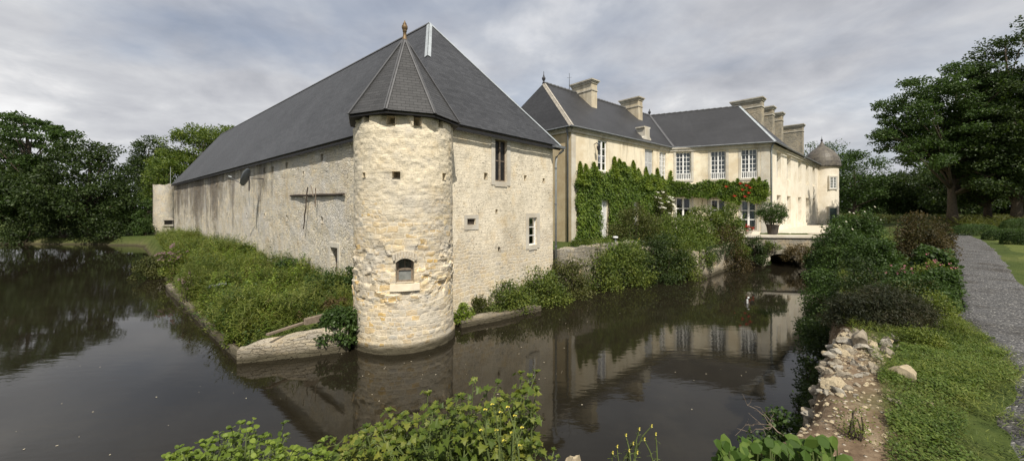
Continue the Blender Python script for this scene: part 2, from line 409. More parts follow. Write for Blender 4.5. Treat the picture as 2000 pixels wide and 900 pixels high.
o_ = N.n('ShaderNodeOutputMaterial'); N.link(mx.outputs[0], o_.inputs[0]); MT['glass'] = m
m, nt = mat_new('dusty_glass'); N = NT(nt); N.out(N.ramp(N.noise(N.coord(), 6, 4)[0], [(.3, (.13, .14, .13)), (.7, (.26, .27, .26))]), .3, None, .5); MT['dusty'] = m

MT['painted_dark_pane'] = plain('painted_dark_pane', (.014, .014, .014), .35, .3, 5, .25)  # near-black pane: the dark of an open window put into its colour
# leaves
MT['lf_terr'] = leafmat('leaf_terrace', (.034, .058, .011), (.088, .125, .022), (.18, .21, .04))
MT['lf_dark'] = leafmat('leaf_dark', (.016, .029, .008), (.034, .058, .014), (.068, .10, .026))
MT['lf_mid'] = leafmat('leaf_mid', (.022, .042, .010), (.045, .082, .018), (.075, .125, .030))
MT['lf_light'] = leafmat('leaf_light', (.045, .075, .013), (.090, .135, .022), (.16, .20, .036))
MT['lf_bright'] = leafmat('leaf_bright', (.070, .11, .014), (.135, .195, .025), (.23, .29, .045))
MT['lf_yel'] = leafmat('leaf_yellowgreen', (.045, .075, .011), (.095, .135, .018), (.20, .21, .035))
MT['lf_olive'] = leafmat('leaf_olive', (.040, .050, .014), (.075, .088, .022), (.13, .13, .04))
MT['lf_red'] = leafmat('leaf_russet', (.032, .036, .013), (.062, .050, .019), (.105, .072, .028))
MT['lf_brown'] = leafmat('leaf_drying', (.06, .048, .022), (.11, .08, .035), (.16, .12, .05))
MT['lf_juniper'] = leafmat('leaf_juniper', (.016, .022, .010), (.030, .036, .015), (.060, .052, .026))
MT['lf_creeper'] = leafmat('leaf_creeper', (.042, .080, .011), (.095, .155, .020), (.18, .25, .034))
MT['lf_weed'] = leafmat('leaf_weed', (.052, .080, .014), (.125, .165, .029), (.23, .25, .055))
MT['lf_grass'] = leafmat('blade_grass', (.065, .09, .018), (.12, .15, .03), (.20, .21, .06))
MT['lf_clover'] = leafmat('leaf_clover', (.045, .08, .014), (.09, .14, .024), (.15, .20, .04))
MT['lf_berg'] = leafmat('leaf_bergenia', (.03, .06, .010), (.055, .10, .018), (.10, .15, .03), .25, .6, .15)

# ------------------------------------------------------------------ camera, light, sky
cam = bpy.data.cameras.new('camera'); co = bpy.data.objects.new('camera', cam); COL.objects.link(co)
co.location = (0, 0, H); co.rotation_euler = (R_(90), 0, 0)
cam.sensor_width = 36; cam.lens = 36*K/2000; cam.shift_y = -(450-HY)/2000; cam.clip_end = 4000; cam.clip_start = .05
scene.camera = co
L = Vector((-.284, 1.188, -1.57))
sun = bpy.data.lights.new('sun', 'SUN'); so = bpy.data.objects.new('sun', sun); COL.objects.link(so)
sun.energy = 5.0; sun.angle = R_(.6); sun.color = (1, .93, .82)
so.rotation_euler = L.to_track_quat('-Z', 'Y').to_euler(); so.location = (5, -20, 30)
w = bpy.data.worlds.new('World'); scene.world = w; w.use_nodes = True
nt = w.node_tree; nt.nodes.clear(); N = NT(nt)
sky = N.n('ShaderNodeTexSky', sky_type='NISHITA'); sky.sun_disc = False
sky.sun_elevation = R_(52); sky.sun_rotation = math.atan2(-L.x, -L.y)
bg1 = N.n('ShaderNodeBackground'); N.link(sky.outputs[0], bg1.inputs[0]); bg1.inputs[1].default_value = .10
tc = N.n('ShaderNodeTexCoord'); sx = N.n('ShaderNodeSeparateXYZ'); N.link(tc.outputs['Generated'], sx.inputs[0])
zz = N.math('ADD', N.math('MAXIMUM', sx.outputs[2], 0.0), .24)
cx_ = N.n('ShaderNodeCombineXYZ'); N.link(N.math('DIVIDE', sx.outputs[0], zz), cx_.inputs[0]); N.link(N.math('DIVIDE', sx.outputs[1], zz), cx_.inputs[1])
cl1 = N.math('ADD', N.math('MULTIPLY', N.noise(cx_.outputs[0], 1.1, 6, .5, .1)[0], .62), N.math('MULTIPLY', N.noise(cx_.outputs[0], 3.4, 7, .58, .25)[0], .38))
mp2 = N.n('ShaderNodeMapping'); mp2.inputs['Location'].default_value = (3.1, 1.7, 4.0); N.link(cx_.outputs[0], mp2.inputs[0])
cl2 = N.noise(mp2.outputs[0], .55, 6, .55, .2)[0]
cover = N.ramp(cl2, [(.34, .55), (.46, 1.0)])
ccol = N.ramp(cl1, [(.34, (.36, .375, .415)), (.44, (.48, .49, .525)), (.52, (.58, .59, .615)), (.58, (.73, .73, .74)), (.66, (.90, .90, .90))])
hz = N.ramp(sx.outputs[2], [(0.0, 1.0), (.28, 0.0)])
ccol = N.mix(N.math('MULTIPLY', hz, .25), ccol, (.62, .63, .655))
bg2 = N.n('ShaderNodeBackground'); N.link(ccol, bg2.inputs[0]); bg2.inputs[1].default_value = 1.0
mxs = N.n('ShaderNodeMixShader'); N.link(cover, mxs.inputs[0]); N.link(bg1.outputs[0], mxs.inputs[1]); N.link(bg2.outputs[0], mxs.inputs[2])
ow = N.n('ShaderNodeOutputWorld'); N.link(mxs.outputs[0], ow.inputs[0])
vs = scene.view_settings; vs.view_transform = 'Standard'; vs.look = 'None'; vs.gamma = 1; vs.exposure = .15; vs.use_curve_mapping = False
scene.cycles.use_denoising = True; scene.cycles.max_bounces = 8; scene.cycles.transparent_max_bounces = 12
scene.cycles.sample_clamp_indirect = 6

# ------------------------------------------------------------------ ground, water, path, lawn
WATER = np.array([(-90,-6),(-12,1.0),(-6,2.2),(-2,2.55),(.9,2.8),(1.45,2.95),(2.35,3.5),(2.75,4.0),(3.45,4.72),(4.1,5.35),(5.1,6.6),(6.8,8.4),(9.9,12),(13.5,17),(17.8,22.5),(20.6,25.6),(23.2,31),
                  (20.5,32),(17.3,26.6),(15.1,25.95),(10.6,21.35),(9.7,21.7),(7.0,21.2),(4.6,19.1),(2.2,17.0),(1.5,16.2),(0.7,14.9),(-1.2,12.9),(-2.6,12.2),(-4.2,11.0),
                  (-4.45,10.72),(-6.98,9.85),(-16.8,18.7),(-22,24),(-36,37.5),(-37.5,39.5),(-46,41.5),(-56,42),(-75,41),(-95,30)], float)
def sdist(x, y, P=WATER):                     # > 0 on land
    x = np.asarray(x, float); y = np.asarray(y, float); sh = x.shape
    q = np.stack([x.ravel(), y.ravel()], 1); d = np.full(len(q), 1e9); ins = np.zeros(len(q), bool)
    for i in range(len(P)):
        a, b = P[i], P[(i+1) % len(P)]; e = b - a
        t = np.clip(((q - a) @ e) / (e @ e), 0, 1)
        d = np.minimum(d, np.linalg.norm(q - a - t[:, None]*e, axis=1))
        c = (a[1] > q[:, 1]) != (b[1] > q[:, 1])
        with np.errstate(divide='ignore', invalid='ignore'):
            xi = a[0] + (q[:, 1] - a[1]) * e[0] / (e[1] if e[1] else 1e-9)
        ins ^= c & (q[:, 0] < xi)
    return np.where(ins, -d, d).reshape(sh)
CTRL = np.array([(0,0,2.2),(-6,-2,2.0),(-20,-8,2.0),(3,1.5,2.2),(4.5,3.5,2.2),(7,6,2.2),(9.5,8.5,2.2),(13,12,2.2),(18,17,2.2),(24,21,2.2),(30,22,2.2),(26,27,2.15),(12,3,2.2),(25,5,2.2),(45,25,2.2),(45,40,2.2),(70,60,2.2),(40,60,2.2),
                 (-7,10.8,.42),(-10,14,.45),(-14,18,.45),(-9,17,.8),(-14,22,.85),(-21,27,.7),(-28,36,.95),(-36,42,.9),(-6,14.5,.7),(-60,46,.7),(-45,46,.8),(-45,60,1.3),(-70,70,1.6),(-30,70,1.8),
                 (3.8,18.5,1.5),(6,20.5,1.6),(8,25,1.65),(14,30,1.8),(17,28,1.78),(16,30,1.8),(19,30,1.78),(24,31,1.85),(24,33,1.85),(33,40,1.9),(41,47,1.9),(0,14,.35),(10,40,1.8),(0,60,2.0),(0,120,2.5),(-120,120,2.5),(120,120,2.5)], float)
def land(x, y):
    num = 0; den = 0
    for cx, cy, cz in CTRL:
        w_ = 1 / (((x-cx)**2 + (y-cy)**2)**1.75 + 1e-3)
        num = num + w_*cz; den = den + w_
    return num / den
def ground_h(x, y, rough=True):
    x = np.asarray(x, float); y = np.asarray(y, float)
    d = sdist(x, y); h = land(x, y)
    near = np.exp(-(np.hypot(x-2, y-3)/9)**2)
    wd = .35 + 1.25*near*(x < 1.0) + .05*near
    up = -0.25 + (h + .25)*sstep(-.05, 1, d / wd)
    dn = np.maximum(-1.1, -.25 + d*.6)
    z = np.where(d > 0, up, dn)
    if rough: z = z + np.where(d > 0, 1, 0) * (fbm(x*.9, y*.9, 0)-.5)*.06*np.clip(d, 0, 1)
    return z
def gz(x, y): return float(ground_h(np.array([x]), np.array([y]))[0])

def axis(parts):
    out = []
    for a, b, s in parts: out.append(np.arange(a, b, s))
    return np.concatenate(out + [[parts[-1][1]]])
xs = axis([(-1500,-300,150),(-300,-100,20),(-100,-40,2),(-40,-8,.6),(-8,1,.3),(1,12,.14),(12,26,.35),(26,60,1.2),(60,140,8),(140,300,20),(300,1500,150)])
ys = axis([(-300,-40,40),(-40,-6,3),(-6,2,.4),(2,9,.14),(9,36,.35),(36,60,1.0),(60,140,8),(140,300,20),(300,1800,150)])
gx, gy = np.meshgrid(xs, ys, indexing='ij')
ghz = ground_h(gx, gy)
d_ = sdist(gx, gy)
bank = (np.hypot(gx-3.6, gy-3.6) < 9) & (gx > 1.5)
edge_n = fbm(gx*1.3, gy*1.3, 3)
inner = .95 + (edge_n-.5)*1.0 + np.clip((3.4-gy)*.2, -.25, .4)
soilm = np.where(bank, 1 - sstep(inner-.25, inner+.25, d_), 0) * sstep(-.3, .2, d_)
soilm = np.maximum(soilm, np.where(d_ < .2, .35, 0))
ni, nj = gx.shape
idx = np.arange(ni*nj).reshape(ni, nj)
fq = np.stack([idx[:-1, :-1], idx[1:, :-1], idx[1:, 1:], idx[:-1, 1:]], -1).reshape(-1, 4)
m, nt = mat_new('ground'); N = NT(nt); co_ = N.coord()
at = N.n('ShaderNodeAttribute', attribute_name='soil')
g1 = N.noise(co_, .35, 5, .6)[0]; g2 = N.noise(co_, 7, 5, .65)[0]
grass = N.ramp(N.math('ADD', N.math('MULTIPLY', g1, .55), N.math('MULTIPLY', g2, .45)), [(.3, (.025, .04, .011)), (.5, (.055, .075, .019)), (.7, (.10, .11, .035))])
so1 = N.noise(co_, 5, 6, .7)[0]; so2 = N.vor(co_, 22)
soilc = N.ramp(so1, [(.3, (.075, .05, .032)), (.5, (.16, .115, .075)), (.7, (.27, .215, .15))])
sp = N.n('ShaderNodeSeparateColor'); N.link(so2['Color'], sp.inputs[0])
grit = N.math('MULTIPLY', N.ramp(so2['Distance'], [(.22, 1.0), (.34, 0.0)]), N.ramp(sp.outputs[0], [(.55, 0.0), (.7, 1.0)]))
soilc = N.mix(grit, soilc, (.46, .41, .33))
colg = N.mix(at.outputs['Fac'], grass, soilc)
sz = N.n('ShaderNodeSeparateXYZ'); N.link(co_, sz.inputs[0])
colg = N.mix(N.ramp(sz.outputs[2], [(0.0, 1.0), (.25, 0.0)]), colg, (.05, .043, .028))
N.out(colg, .95, N.bump(N.math('ADD', so1, N.math('MULTIPLY', grit, .5)), .7, .05), .1)
gmb = MB().add(np.stack([gx, gy, ghz], -1).reshape(-1, 3), fq)
tag(gmb.build('ground', m, smooth=True, attr={'soil': soilm.ravel()}), kind='structure')

m, nt = mat_new('moat_water'); N = NT(nt); co_ = N.coord()
r1 = N.noise(N.coord('Object', (.55, 1.1, 1)), 1.2, 3, .5)[0]
r2 = N.noise(N.coord('Object', (1.2, 3.2, 1)), 1.6, 3, .55)[0]
patch = N.ramp(N.noise(co_, .10, 2)[0], [(.42, .10), (.60, 1.6)])
hgt = N.math('ADD', N.math('MULTIPLY', r1, .6), N.math('MULTIPLY', N.math('MULTIPLY', r2, patch), .7))
scum = N.ramp(N.noise(co_, .5, 5, .7)[0], [(.5, (.013, .011, .007)), (.7, (.020, .017, .011))])
N.out(scum, .035, N.bump(hgt, .055, .05), .5, 0, 1.33)
wm = MB()
wm.quad((-96,-8,0),(30,-8,0),(30,46,0),(-96,46,0))
tag(wm.build('water', m), kind='structure')

def strip(name, left, right, mat, dz=.02, n=80, m_=10, kind='structure'):
    left, right = np.array(left, float), np.array(right, float)
    def rs(P, n):
        d = np.r_[0, np.cumsum(np.linalg.norm(np.diff(P, axis=0), axis=1))]; t = np.linspace(0, d[-1], n)
        return np.stack([np.interp(t, d, P[:, 0]), np.interp(t, d, P[:, 1])], 1)
    A, B = rs(left, n), rs(right, n)
    t = np.linspace(0, 1, m_)[None, :, None]
    Q = A[:, None]*(1-t) + B[:, None]*t
    jit = (fbm(Q[..., 0]*2.1, Q[..., 1]*2.1, 5) - .5)
    Q[:, 0, 0] += jit[:, 0]*.5; Q[:, -1, 0] += jit[:, -1]*.35
    z = ground_h(Q[..., 0], Q[..., 1], False) + dz + .03
    z[:, 0] -= .06; z[:, -1] -= .06
    id_ = np.arange(n*m_).reshape(n, m_)
    f = np.stack([id_[:-1, :-1], id_[1:, :-1], id_[1:, 1:], id_[:-1, 1:]], -1).reshape(-1, 4)
    o = MB().add(np.concatenate([Q, z[..., None]], -1).reshape(-1, 3), f).build(name, mat, smooth=True)
    return tag(o, kind=kind)
m, nt = mat_new('grey_gravel'); N = NT(nt); co_ = N.coord()
v = N.vor(co_, 55); sp = N.n('ShaderNodeSeparateColor'); N.link(v['Color'], sp.inputs[0])
pc = N.ramp(sp.outputs[0], [(0, (.042, .042, .043)), (.6, (.092, .092, .093)), (.93, (.15, .148, .145)), (1, (.40, .39, .36))])
dirt = N.ramp(N.noise(co_, 1.2, 6, .7)[0], [(.32, (.50, .45, .38)), (.48, (.95, .94, .92)), (.60, (1.1, 1.1, 1.1)), (.75, (1.45, 1.42, 1.36))])
pc = N.mix(.9, pc, dirt, 'MULTIPLY')
N.out(pc, .95, N.bump(N.math('ADD', N.math('MULTIPLY', v['Distance'], -1), N.noise(co_, 4, 4)[0]), .9, .012), .15)
PATH_L = [(2.2,1.2),(3.3,2.6),(3.75,3.05),(4.55,3.5),(5.05,3.85),(5.75,4.6),(6.95,5.9),(8.7,7.5),(11.2,9.6),(15.5,13.4),(20.3,17.6),(25.6,22.3),(30,26.3)]
PATH_R = [(5.5,.3),(7.6,4.4),(9.0,6.3),(11.3,8.4),(14.2,10.9),(19.0,14.9),(24.0,19.3),(27.4,22.6),(31,26)]
strip('gravel_path', PATH_L, PATH_R, m, .006, 160, 14)
m, nt = mat_new('mown_lawn'); N = NT(nt); co_ = N.coord()
g1 = N.noise(co_, .5, 4)[0]; g2 = N.noise(co_, 26, 4, .7)[0]
N.out(N.ramp(N.math('ADD', N.math('MULTIPLY', g1, .5), N.math('MULTIPLY', g2, .5)), [(.3, (.065, .085, .022)), (.5, (.105, .125, .034)), (.7, (.15, .165, .05))]), .95, N.bump(g2, .8, .04), .1)
strip('lawn', [(p[0]+.35, p[1]-.05) for p in PATH_R[1:]], [(28,-2),(34,3),(36,6),(38,9),(40,13),(40,18),(40,24),(42,30)], m, .0, 60, 30)
strip('courtyard_gravel', [(13.5,34.6),(15.3,30.5),(16.6,28.4)], [(44,48),(31,36.6),(26,28.4)], MT['pale_gravel'], .05, 24, 10)
# ------------------------------------------------------------------ building helpers
def grid_wall(mb, W, u0, u1, z0, z1, openings=(), du=.5, dz=.5, rough=0.0, depth=.4, uoff=0., mat=0):
    def cuts(a, b, st, ed):
        c = list(np.linspace(a, b, max(2, int(round((b-a)/st))+1)))
        c = [v for v in c if all(abs(v-e) > st*.3 for e in ed) or v in (a, b)]
        return np.array(sorted(set(c + [e for e in ed if a < e < b])))
    us = cuts(u0, u1, du, [e for o in openings for e in o[:2]]); zs = cuts(z0, z1, dz, [e for o in openings for e in o[2:4]])
    U, Z = np.meshgrid(us, zs, indexing='ij')
    Wd = np.zeros_like(U)
    if rough:
        Wd = rough*(fbm(U*1.4+W.o[0], Z*1.9, W.o[1], 4)-.5)*2
    V = W.P(U, Z, Wd).reshape(-1, 3)
    id_ = np.arange(U.size).reshape(U.shape)
    uc, zc = (us[:-1]+us[1:])/2, (zs[:-1]+zs[1:])/2
    keep = np.ones((len(uc), len(zc)), bool)
    for o in openings:
        keep &= ~(((uc > o[0]) & (uc < o[1]))[:, None] & ((zc > o[2]) & (zc < o[3]))[None])
    f = np.stack([id_[:-1, :-1], id_[1:, :-1], id_[1:, 1:], id_[:-1, 1:]], -1)[keep].reshape(-1, 4)
    mb.add(V, f, np.stack([U+uoff, Z], -1).reshape(-1, 2), mat)
    for o in openings:
        a, b, c, d = o[:4]; dp = o[4] if len(o) > 4 else depth
        p = lambda u, z, w: W.p(u, z, w)
        e = rough*.6
        mb.quad(p(a,c,e), p(b,c,e), p(b,c,-dp), p(a,c,-dp)); mb.quad(p(a,d,e), p(b,d,e), p(b,d,-dp), p(a,d,-dp))
        mb.quad(p(a,c,e), p(a,d,e), p(a,d,-dp), p(a,c,-dp)); mb.quad(p(b,c,e), p(b,d,e), p(b,d,-dp), p(b,c,-dp))
        mb.quad(p(a,c,-dp), p(b,c,-dp), p(b,d,-dp), p(a,d,-dp), mat=len(o) > 5 and o[5] or 0)

def window(W, a, b, c, d, parent, recess=.2, leaves=2, nx=2, ny=5, fr=.07, bar=.028, mat='white', glass='glass', rail=0., curtain=False, room=True, label=None, sill=None, surround=None):
    """casement window part with its own pane (and balustrade, curtain, sill) below it"""
    mb = MB(); w0, w1 = -recess-.05, -recess
    mb.fbox(W, a, a+fr, c, d, w0, w1); mb.fbox(W, b-fr, b, c, d, w0, w1)
    mb.fbox(W, a+fr, b-fr, c, c+fr, w0, w1); mb.fbox(W, a+fr, b-fr, d-fr, d, w0, w1)
    iw = (b-a-2*fr)/leaves
    for i in range(1, leaves): mb.fbox(W, a+fr+iw*i-fr*.7, a+fr+iw*i+fr*.7, c+fr, d-fr, w0+.004, w1+.02)
    for i in range(leaves):
        u0 = a+fr+iw*i
        for j in range(1, nx): mb.fbox(W, u0+iw*j/nx-bar/2, u0+iw*j/nx+bar/2, c+fr, d-fr, w0+.008, w1-.008)
        for j in range(1, ny):
            z = c+fr+(d-c-2*fr)*j/ny; mb.fbox(W, u0+.002, u0+iw-.002, z-bar/2, z+bar/2, w0+.012, w1-.012)
    o = mb.build('window', MT[mat], parent)
    if label: o['label'] = label
    g = MB(); g.fbox(W, a+fr*.5, b-fr*.5, c+fr*.5, d-fr*.5, w0+.015, w0+.025); g.build('pane', MT[glass], o)
    if curtain:
        cu = MB()
        for (s0, s1) in ((a+.05, a+(b-a)*.42), (b-(b-a)*.42, b-.05)):
            n = 14; us = np.linspace(s0, s1, n)
            for k in range(n-1):
                wa, wb = w0-.10-.05*(k % 2), w0-.10-.05*((k+1) % 2)
                cu.quad(W.p(us[k], c+.06, wa), W.p(us[k+1], c+.06, wb), W.p(us[k+1], d-.06, wb), W.p(us[k], d-.06, wa))
        cu.build('curtain', MT['curtain'], o)
    if rail:
        r = MB(); z1 = c+rail
        r.fbox(W, a+.02, b-.02, z1-.06, z1, -.10, -.04); r.fbox(W, a+.02, b-.02, c+.03, c+.09, -.10, -.04)
        n = max(4, int((b-a)/.15))
        for k in range(n+1):
            u = a+.05+(b-a-.1)*k/n; r.fbox(W, u-.028, u+.028, c+.09, z1-.06, -.09, -.05)
        r.build('balustrade', MT['white'], o)
    if sill:
        s_ = MB(); s_.fbox(W, a-.12, b+.12, c-.14, c-.003, -recess, .06); s_.build('sill', MT[sill], o)
    if surround:
        s_ = MB(); t = .2
        s_.fbox(W, a-t, a-.003, c-.15, d+t, -.12, .025); s_.fbox(W, b+.003, b+t, c-.15, d+t, -.12, .025)
        s_.fbox(W, a-.003, b+.003, d+.003, d+t, -.12, .03); s_.fbox(W, a-.003, b+.003, c-.2, c-.004, -.12, .035)
        s_.build('surround', MT[surround], o)
    return o
def op(W, x0, x1, y0, y1):                     # an opening surveyed from the photo, as metres on its wall
    um = W.u((x0+x1)/2); Y = W.o[1]+W.d[1]*um
    a, b = sorted((W.u(x0), W.u(x1)))
    return [a, b, Z_(y1, Y), Z_(y0, Y)]

# ------------------------------------------------------------------ the barn
PB = np.array([-2.70, 12.0]); dL = np.array([-.748, .664]); dR = np.array([.663, .748])
WL = Wall(PB, dL, (-.663, -.748)); WR = Wall(PB, dR, (.748, -.664))
BL, BW, BE = 49.5, 6.83, 6.72
barn = empty('stone_barn', (PB[0], PB[1], 0), 'long rubble stone barn with steep dark slate roof beside the moat', 'barn')
holesL = []
for px, py in ((629.5,307.6),(560.5,323),(517,332.5),(629.5,430),(561,426),(517,422),(446,419.5),(397,419.5),(482,421),(420,419.5),(533,331)):
    u, z = WL.uz(px, py); s = .13 if py < 410 else .12
    holesL.append([u-s, u+s, z-.15, z+.16, .45])
for u, z in ((19.8,6.0),(23.9,5.95),(28.2,5.9),(37.,3.2),(41.,3.15),(10.,5.6)): holesL.append([u-.1, u+.1, z-.11, z+.11, .4])
doorL = op(WL, 647, 661, 483, 548); doorL[2] = .75; doorL.append(.35)
mb = MB(); grid_wall(mb, WL, 0, BL, -.6, BE+.05, holesL+[doorL], .33, .33, .045)
mb.build('wall', MT['barnwall'], barn, smooth=False)
wu = op(WR, 966.5, 989.5, 274, 354.5); wl = op(WR, 1032.5, 1048, 425, 478); wv = op(WR, 912.5, 928.5, 427, 439)
holesR = []
for px, py, s in ((949,344,.10),(1026,347.6,.09),(1062,353,.09),(970,413,.07),(975,487,.08),(872,470,.07)):
    u, z = WR.uz(px, py); holesR.append([u-s, u+s*.9, z-s*1.2, z+s*1.2, .4])
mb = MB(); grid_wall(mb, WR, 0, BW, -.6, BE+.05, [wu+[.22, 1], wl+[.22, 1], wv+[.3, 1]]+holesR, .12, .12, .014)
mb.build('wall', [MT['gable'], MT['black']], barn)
mb = MB()
q = lambda u, v, z: np.array([*(PB+dL*u+dR*v), z])
mb.quad(q(BL,0,-.6), q(BL,BW,-.6), q(BL,BW,BE), q(BL,0,BE)); mb.quad(q(0,BW,-.6), q(BL,BW,-.6), q(BL,BW,BE), q(0,BW,BE))
mb.build('wall', MT['barnwall'], barn)
# roof
oh, ze, zr, hs = .26, 6.70, 12.42, 4.5
e = lambda u, v, z: q(u, v, z)
A0, A1, A2, A3 = e(-oh,-oh,ze), e(BL+oh,-oh,ze), e(BL+oh,BW+oh,ze), e(-oh,BW+oh,ze)
H0, H1 = e(hs,BW/2,zr), e(BL-5.2,BW/2,zr)
mb = MB()
mb.slab([A0, A1, H1, H0], .09, dL); mb.slab([A0, H0, A3], .09, dR); mb.slab([A3, H0, H1, A2], .09, dL); mb.slab([A1, A2, H1], .09, dR)
roof = mb.build('roof', MT['slate'], barn)
def plane_n(p):
    p = np.asarray(p); n = np.cross(p[1]-p[0], p[2]-p[0]); n /= np.linalg.norm(n); return n if n[2] > 0 else -n
def flash(mb, a, b, wd, polyA, polyB, lift=.014):
    a, b = np.array(a, float), np.array(b, float); t = (b-a)/np.linalg.norm(b-a)
    for poly in (polyA, polyB):
        n = plane_n(poly); s = np.cross(n, t); s /= np.linalg.norm(s)
        c = np.mean(np.asarray(poly), axis=0)
        if (c-a) @ s < 0: s = -s
        o0, o1 = n*lift, n*(lift+.02)
        mb.hexa([a+o0, b+o0, b+s*wd+o0, a+s*wd+o0, a+o1, b+o1, b+s*wd+o1, a+s*wd+o1])
PLf, PRt, PBk = [A0, A1, H1], [A0, H0, A3], [A3, H0, H1]
mb = MB(); flash(mb, A0*.02+H0*.98, A0*.45+H0*.55, .13, PLf, PRt); mb.build('hip_flashing', MT['lead'], roof)
mb = MB(); flash(mb, A3, H0, .10, PRt, PBk); mb.build('hip_flashing', MT['lead'], roof)
mb = MB(); flash(mb, H0, H1, .13, PLf, PBk); mb.build('ridge_flashing', MT['lead_dark'], roof)
mb = MB()
mb.fbox(WL, -oh+.03, BL+oh, ze-.20, ze-.095, oh-.05, oh-.015); mb.fbox(WR, -oh+.03, BW+oh-.03, ze-.20, ze-.095, oh-.05, oh-.015)
mb.build('fascia', MT['fascia'], barn)
# openings of the gable
window(WR, *wu, barn, .07, 2, 1, 2, .045, .03, 'wood', 'painted_dark_pane', surround='ashlar', label='tall dark timber window under the eave')
window(WR, *wl, barn, .07, 1, 1, 3, .04, .03, 'white', 'glass', surround='ashlar', label='small white barred window in the lower wall')
mb = MB(); mb.fbox(WR, wv[0]-.14, wv[1]+.14, wv[3]+.003, wv[3]+.14, -.1, .02); mb.fbox(WR, wv[0]-.14, wv[1]+.14, wv[2]-.17, wv[2]-.003, -.1, .02)
mb.fbox(WR, wv[0]-.14, wv[0]-.003, wv[2]-.003, wv[3]+.003, -.1, .015); mb.fbox(WR, wv[1]+.003, wv[1]+.14, wv[2]-.003, wv[3]+.003, -.1, .015)
vent = mb.build('vent', MT['ashlar'], barn)
mb = MB()
for k in range(3):
    z = wv[2]+(wv[3]-wv[2])*(k+.5)/3; mb.fbox(WR, wv[0]+.004, wv[1]-.004, z-.03, z+.02, -.12, -.06)
mb.build('slat', MT['wood_dark'], vent)
a, b, c, d = doorL[:4]
mb = MB()
n = 5
for k in range(n): mb.fbox(WL, a+.06+(b-a-.12)*k/n+.006, a+.06+(b-a-.12)*(k+1)/n-.006, c, d-.05, -.22, -.17-.008*(k % 2))
door = mb.build('door', MT['wood'], barn)
mb = MB(); mb.fbox(WL, a-.16, a-.003, c-.05, d+.2, -.15, .05); mb.fbox(WL, b+.003, b+.16, c-.05, d+.2, -.15, .05); mb.fbox(WL, a-.003, b+.003, d+.003, d+.2, -.15, .055)
mb.build('surround', MT['ashlar'], door)
mb = MB(); mb.fbox(WL, b-.2, b-.13, 1.6, 1.75, -.17, -.13); mb.build('handle', MT['iron'], door)
# downpipe with its swan neck and gutter end
up = WR.u(1082.5)
mb = MB()
P = [WR.p(up+.22, ze-.05, .36), WR.p(up+.22, ze-.2, .34), WR.p(up+.12, ze-.33, .22), WR.p(up, ze-.5, .12), WR.p(up-.02, ze-.8, .10), WR.p(up-.02, 1.0, .10)]
mb.tube(P, .05, 10)
dp = mb.build('downpipe', MT['zinc'], barn, smooth=True)
for z in (2.2, 4.1, 5.7): MB().tube([WR.p(up-.02, z-.03, .10), WR.p(up-.02, z+.03, .10)], .064, 10).build('bracket', MT['zinc_dark'], dp)
mb = MB()
mb.fbox(WR, BW-.35, BW+.40, ze-.14, ze-.03, .20, .42); mb.build('gutter', MT['zinc_dark'], barn)

# ------------------------------------------------------------------ the round stone tower at the barn's corner
TC = np.array([-3.29, 11.70]); TR = 1.45
tower = empty('stone_tower', (TC[0], TC[1], 0), 'round stone tower with pointed slate roof standing in the moat', 'tower')
def tpx(px):                                   # photo column -> angle on the tower's near side
    t = (px-CX)/K; o = -TC; dd = np.array([t, 1.]); dd /= np.linalg.norm(dd)
    bq = o @ dd; cq = o @ o - TR*TR; s = -bq - math.sqrt(max(0, bq*bq-cq)); p = dd*s
    return math.atan2(p[1]-TC[1], p[0]-TC[0]), p[1]
def tz(px, py): a, Y = tpx(px); return a, Z_(py, Y)
class TowerWall:
    def p(s, u, z, w=0.): a = u; r = TR+w; return np.array([TC[0]+r*math.cos(a), TC[1]+r*math.sin(a), z])
TW = TowerWall()
opsT = []
for px, py, hw, hh in ((717,227,.10,.15),(763.5,235,.115,.11),(815.5,237,.11,.13),(860,240,.09,.12),(774,341,.105,.085),(866.5,345,.09,.10),(712,342,.06,.07),(877,472,.06,.06)):
    a, z = tz(px, py); opsT.append([a-hw/TR, a+hw/TR, z-hh, z+hh])
a0, _ = tz(773, 530); a1, _ = tz(808.5, 530); _, zt = tz(790, 504); _, zb = tz(790, 552)
wT = [a0, a1, zb, zt]
def cuts2(a, b, n, ed, tol):
    c = [v for v in np.linspace(a, b, n) if all(abs(v-e) > tol for e in ed) or v in (a, b)]
    return np.array(sorted(set(list(c)+[e for e in ed if a < e < b])))
allops = opsT+[wT]
us = cuts2(-math.pi, math.pi, 301, [e for o in allops for e in o[:2]], .008)
zs = cuts2(-.7, 6.55, 200, [e for o in allops for e in o[2:]], .012)
U, Z = np.meshgrid(us, zs, indexing='ij')
cU, sU = np.cos(U)*TR, np.sin(U)*TR
Rr = TR + .05*(fbm(cU*1.5, sU*1.5, Z*1.5, 3)-.5) + .035*(vnoise(cU*7, sU*7, Z*11)-.5)*.7
# the broken courses round the small window: ragged ledges that stick out and throw shade
ang0 = tpx(790)[0]
zz_ = Z + .14*(vnoise(U*3.0, 0*U, 0*U+4)-.5)
band = sstep(1.25, 1.5, zz_) * (1-sstep(2.75, 3.1, zz_))
mid = np.exp(-((U-ang0)/.20)**2) * (Z > zb-.25)
side = sstep(.50, .62, fbm(U*2.4, Z*1.3, 9, 3)+.12*(np.abs(U-ang0) > .28))
cw_ = zz_/.16 + 1.3*vnoise(U*3.3, Z*1.5, 0*U); course = np.floor(cw_); fr_ = cw_ - course
blk = _hash(np.floor(U*5.2+course*.37+.3*vnoise(U*9, Z*9, 1)).astype(np.int64), course.astype(np.int64), 0*course.astype(np.int64))
Rr = Rr + band*(1-mid)*side*(.075*(blk-.35)*(.35+.65*fr_))
Rr = Rr - .05*band*(1-mid)*(1-side)*sstep(.5, .6, fbm(U*4, Z*3, 2))
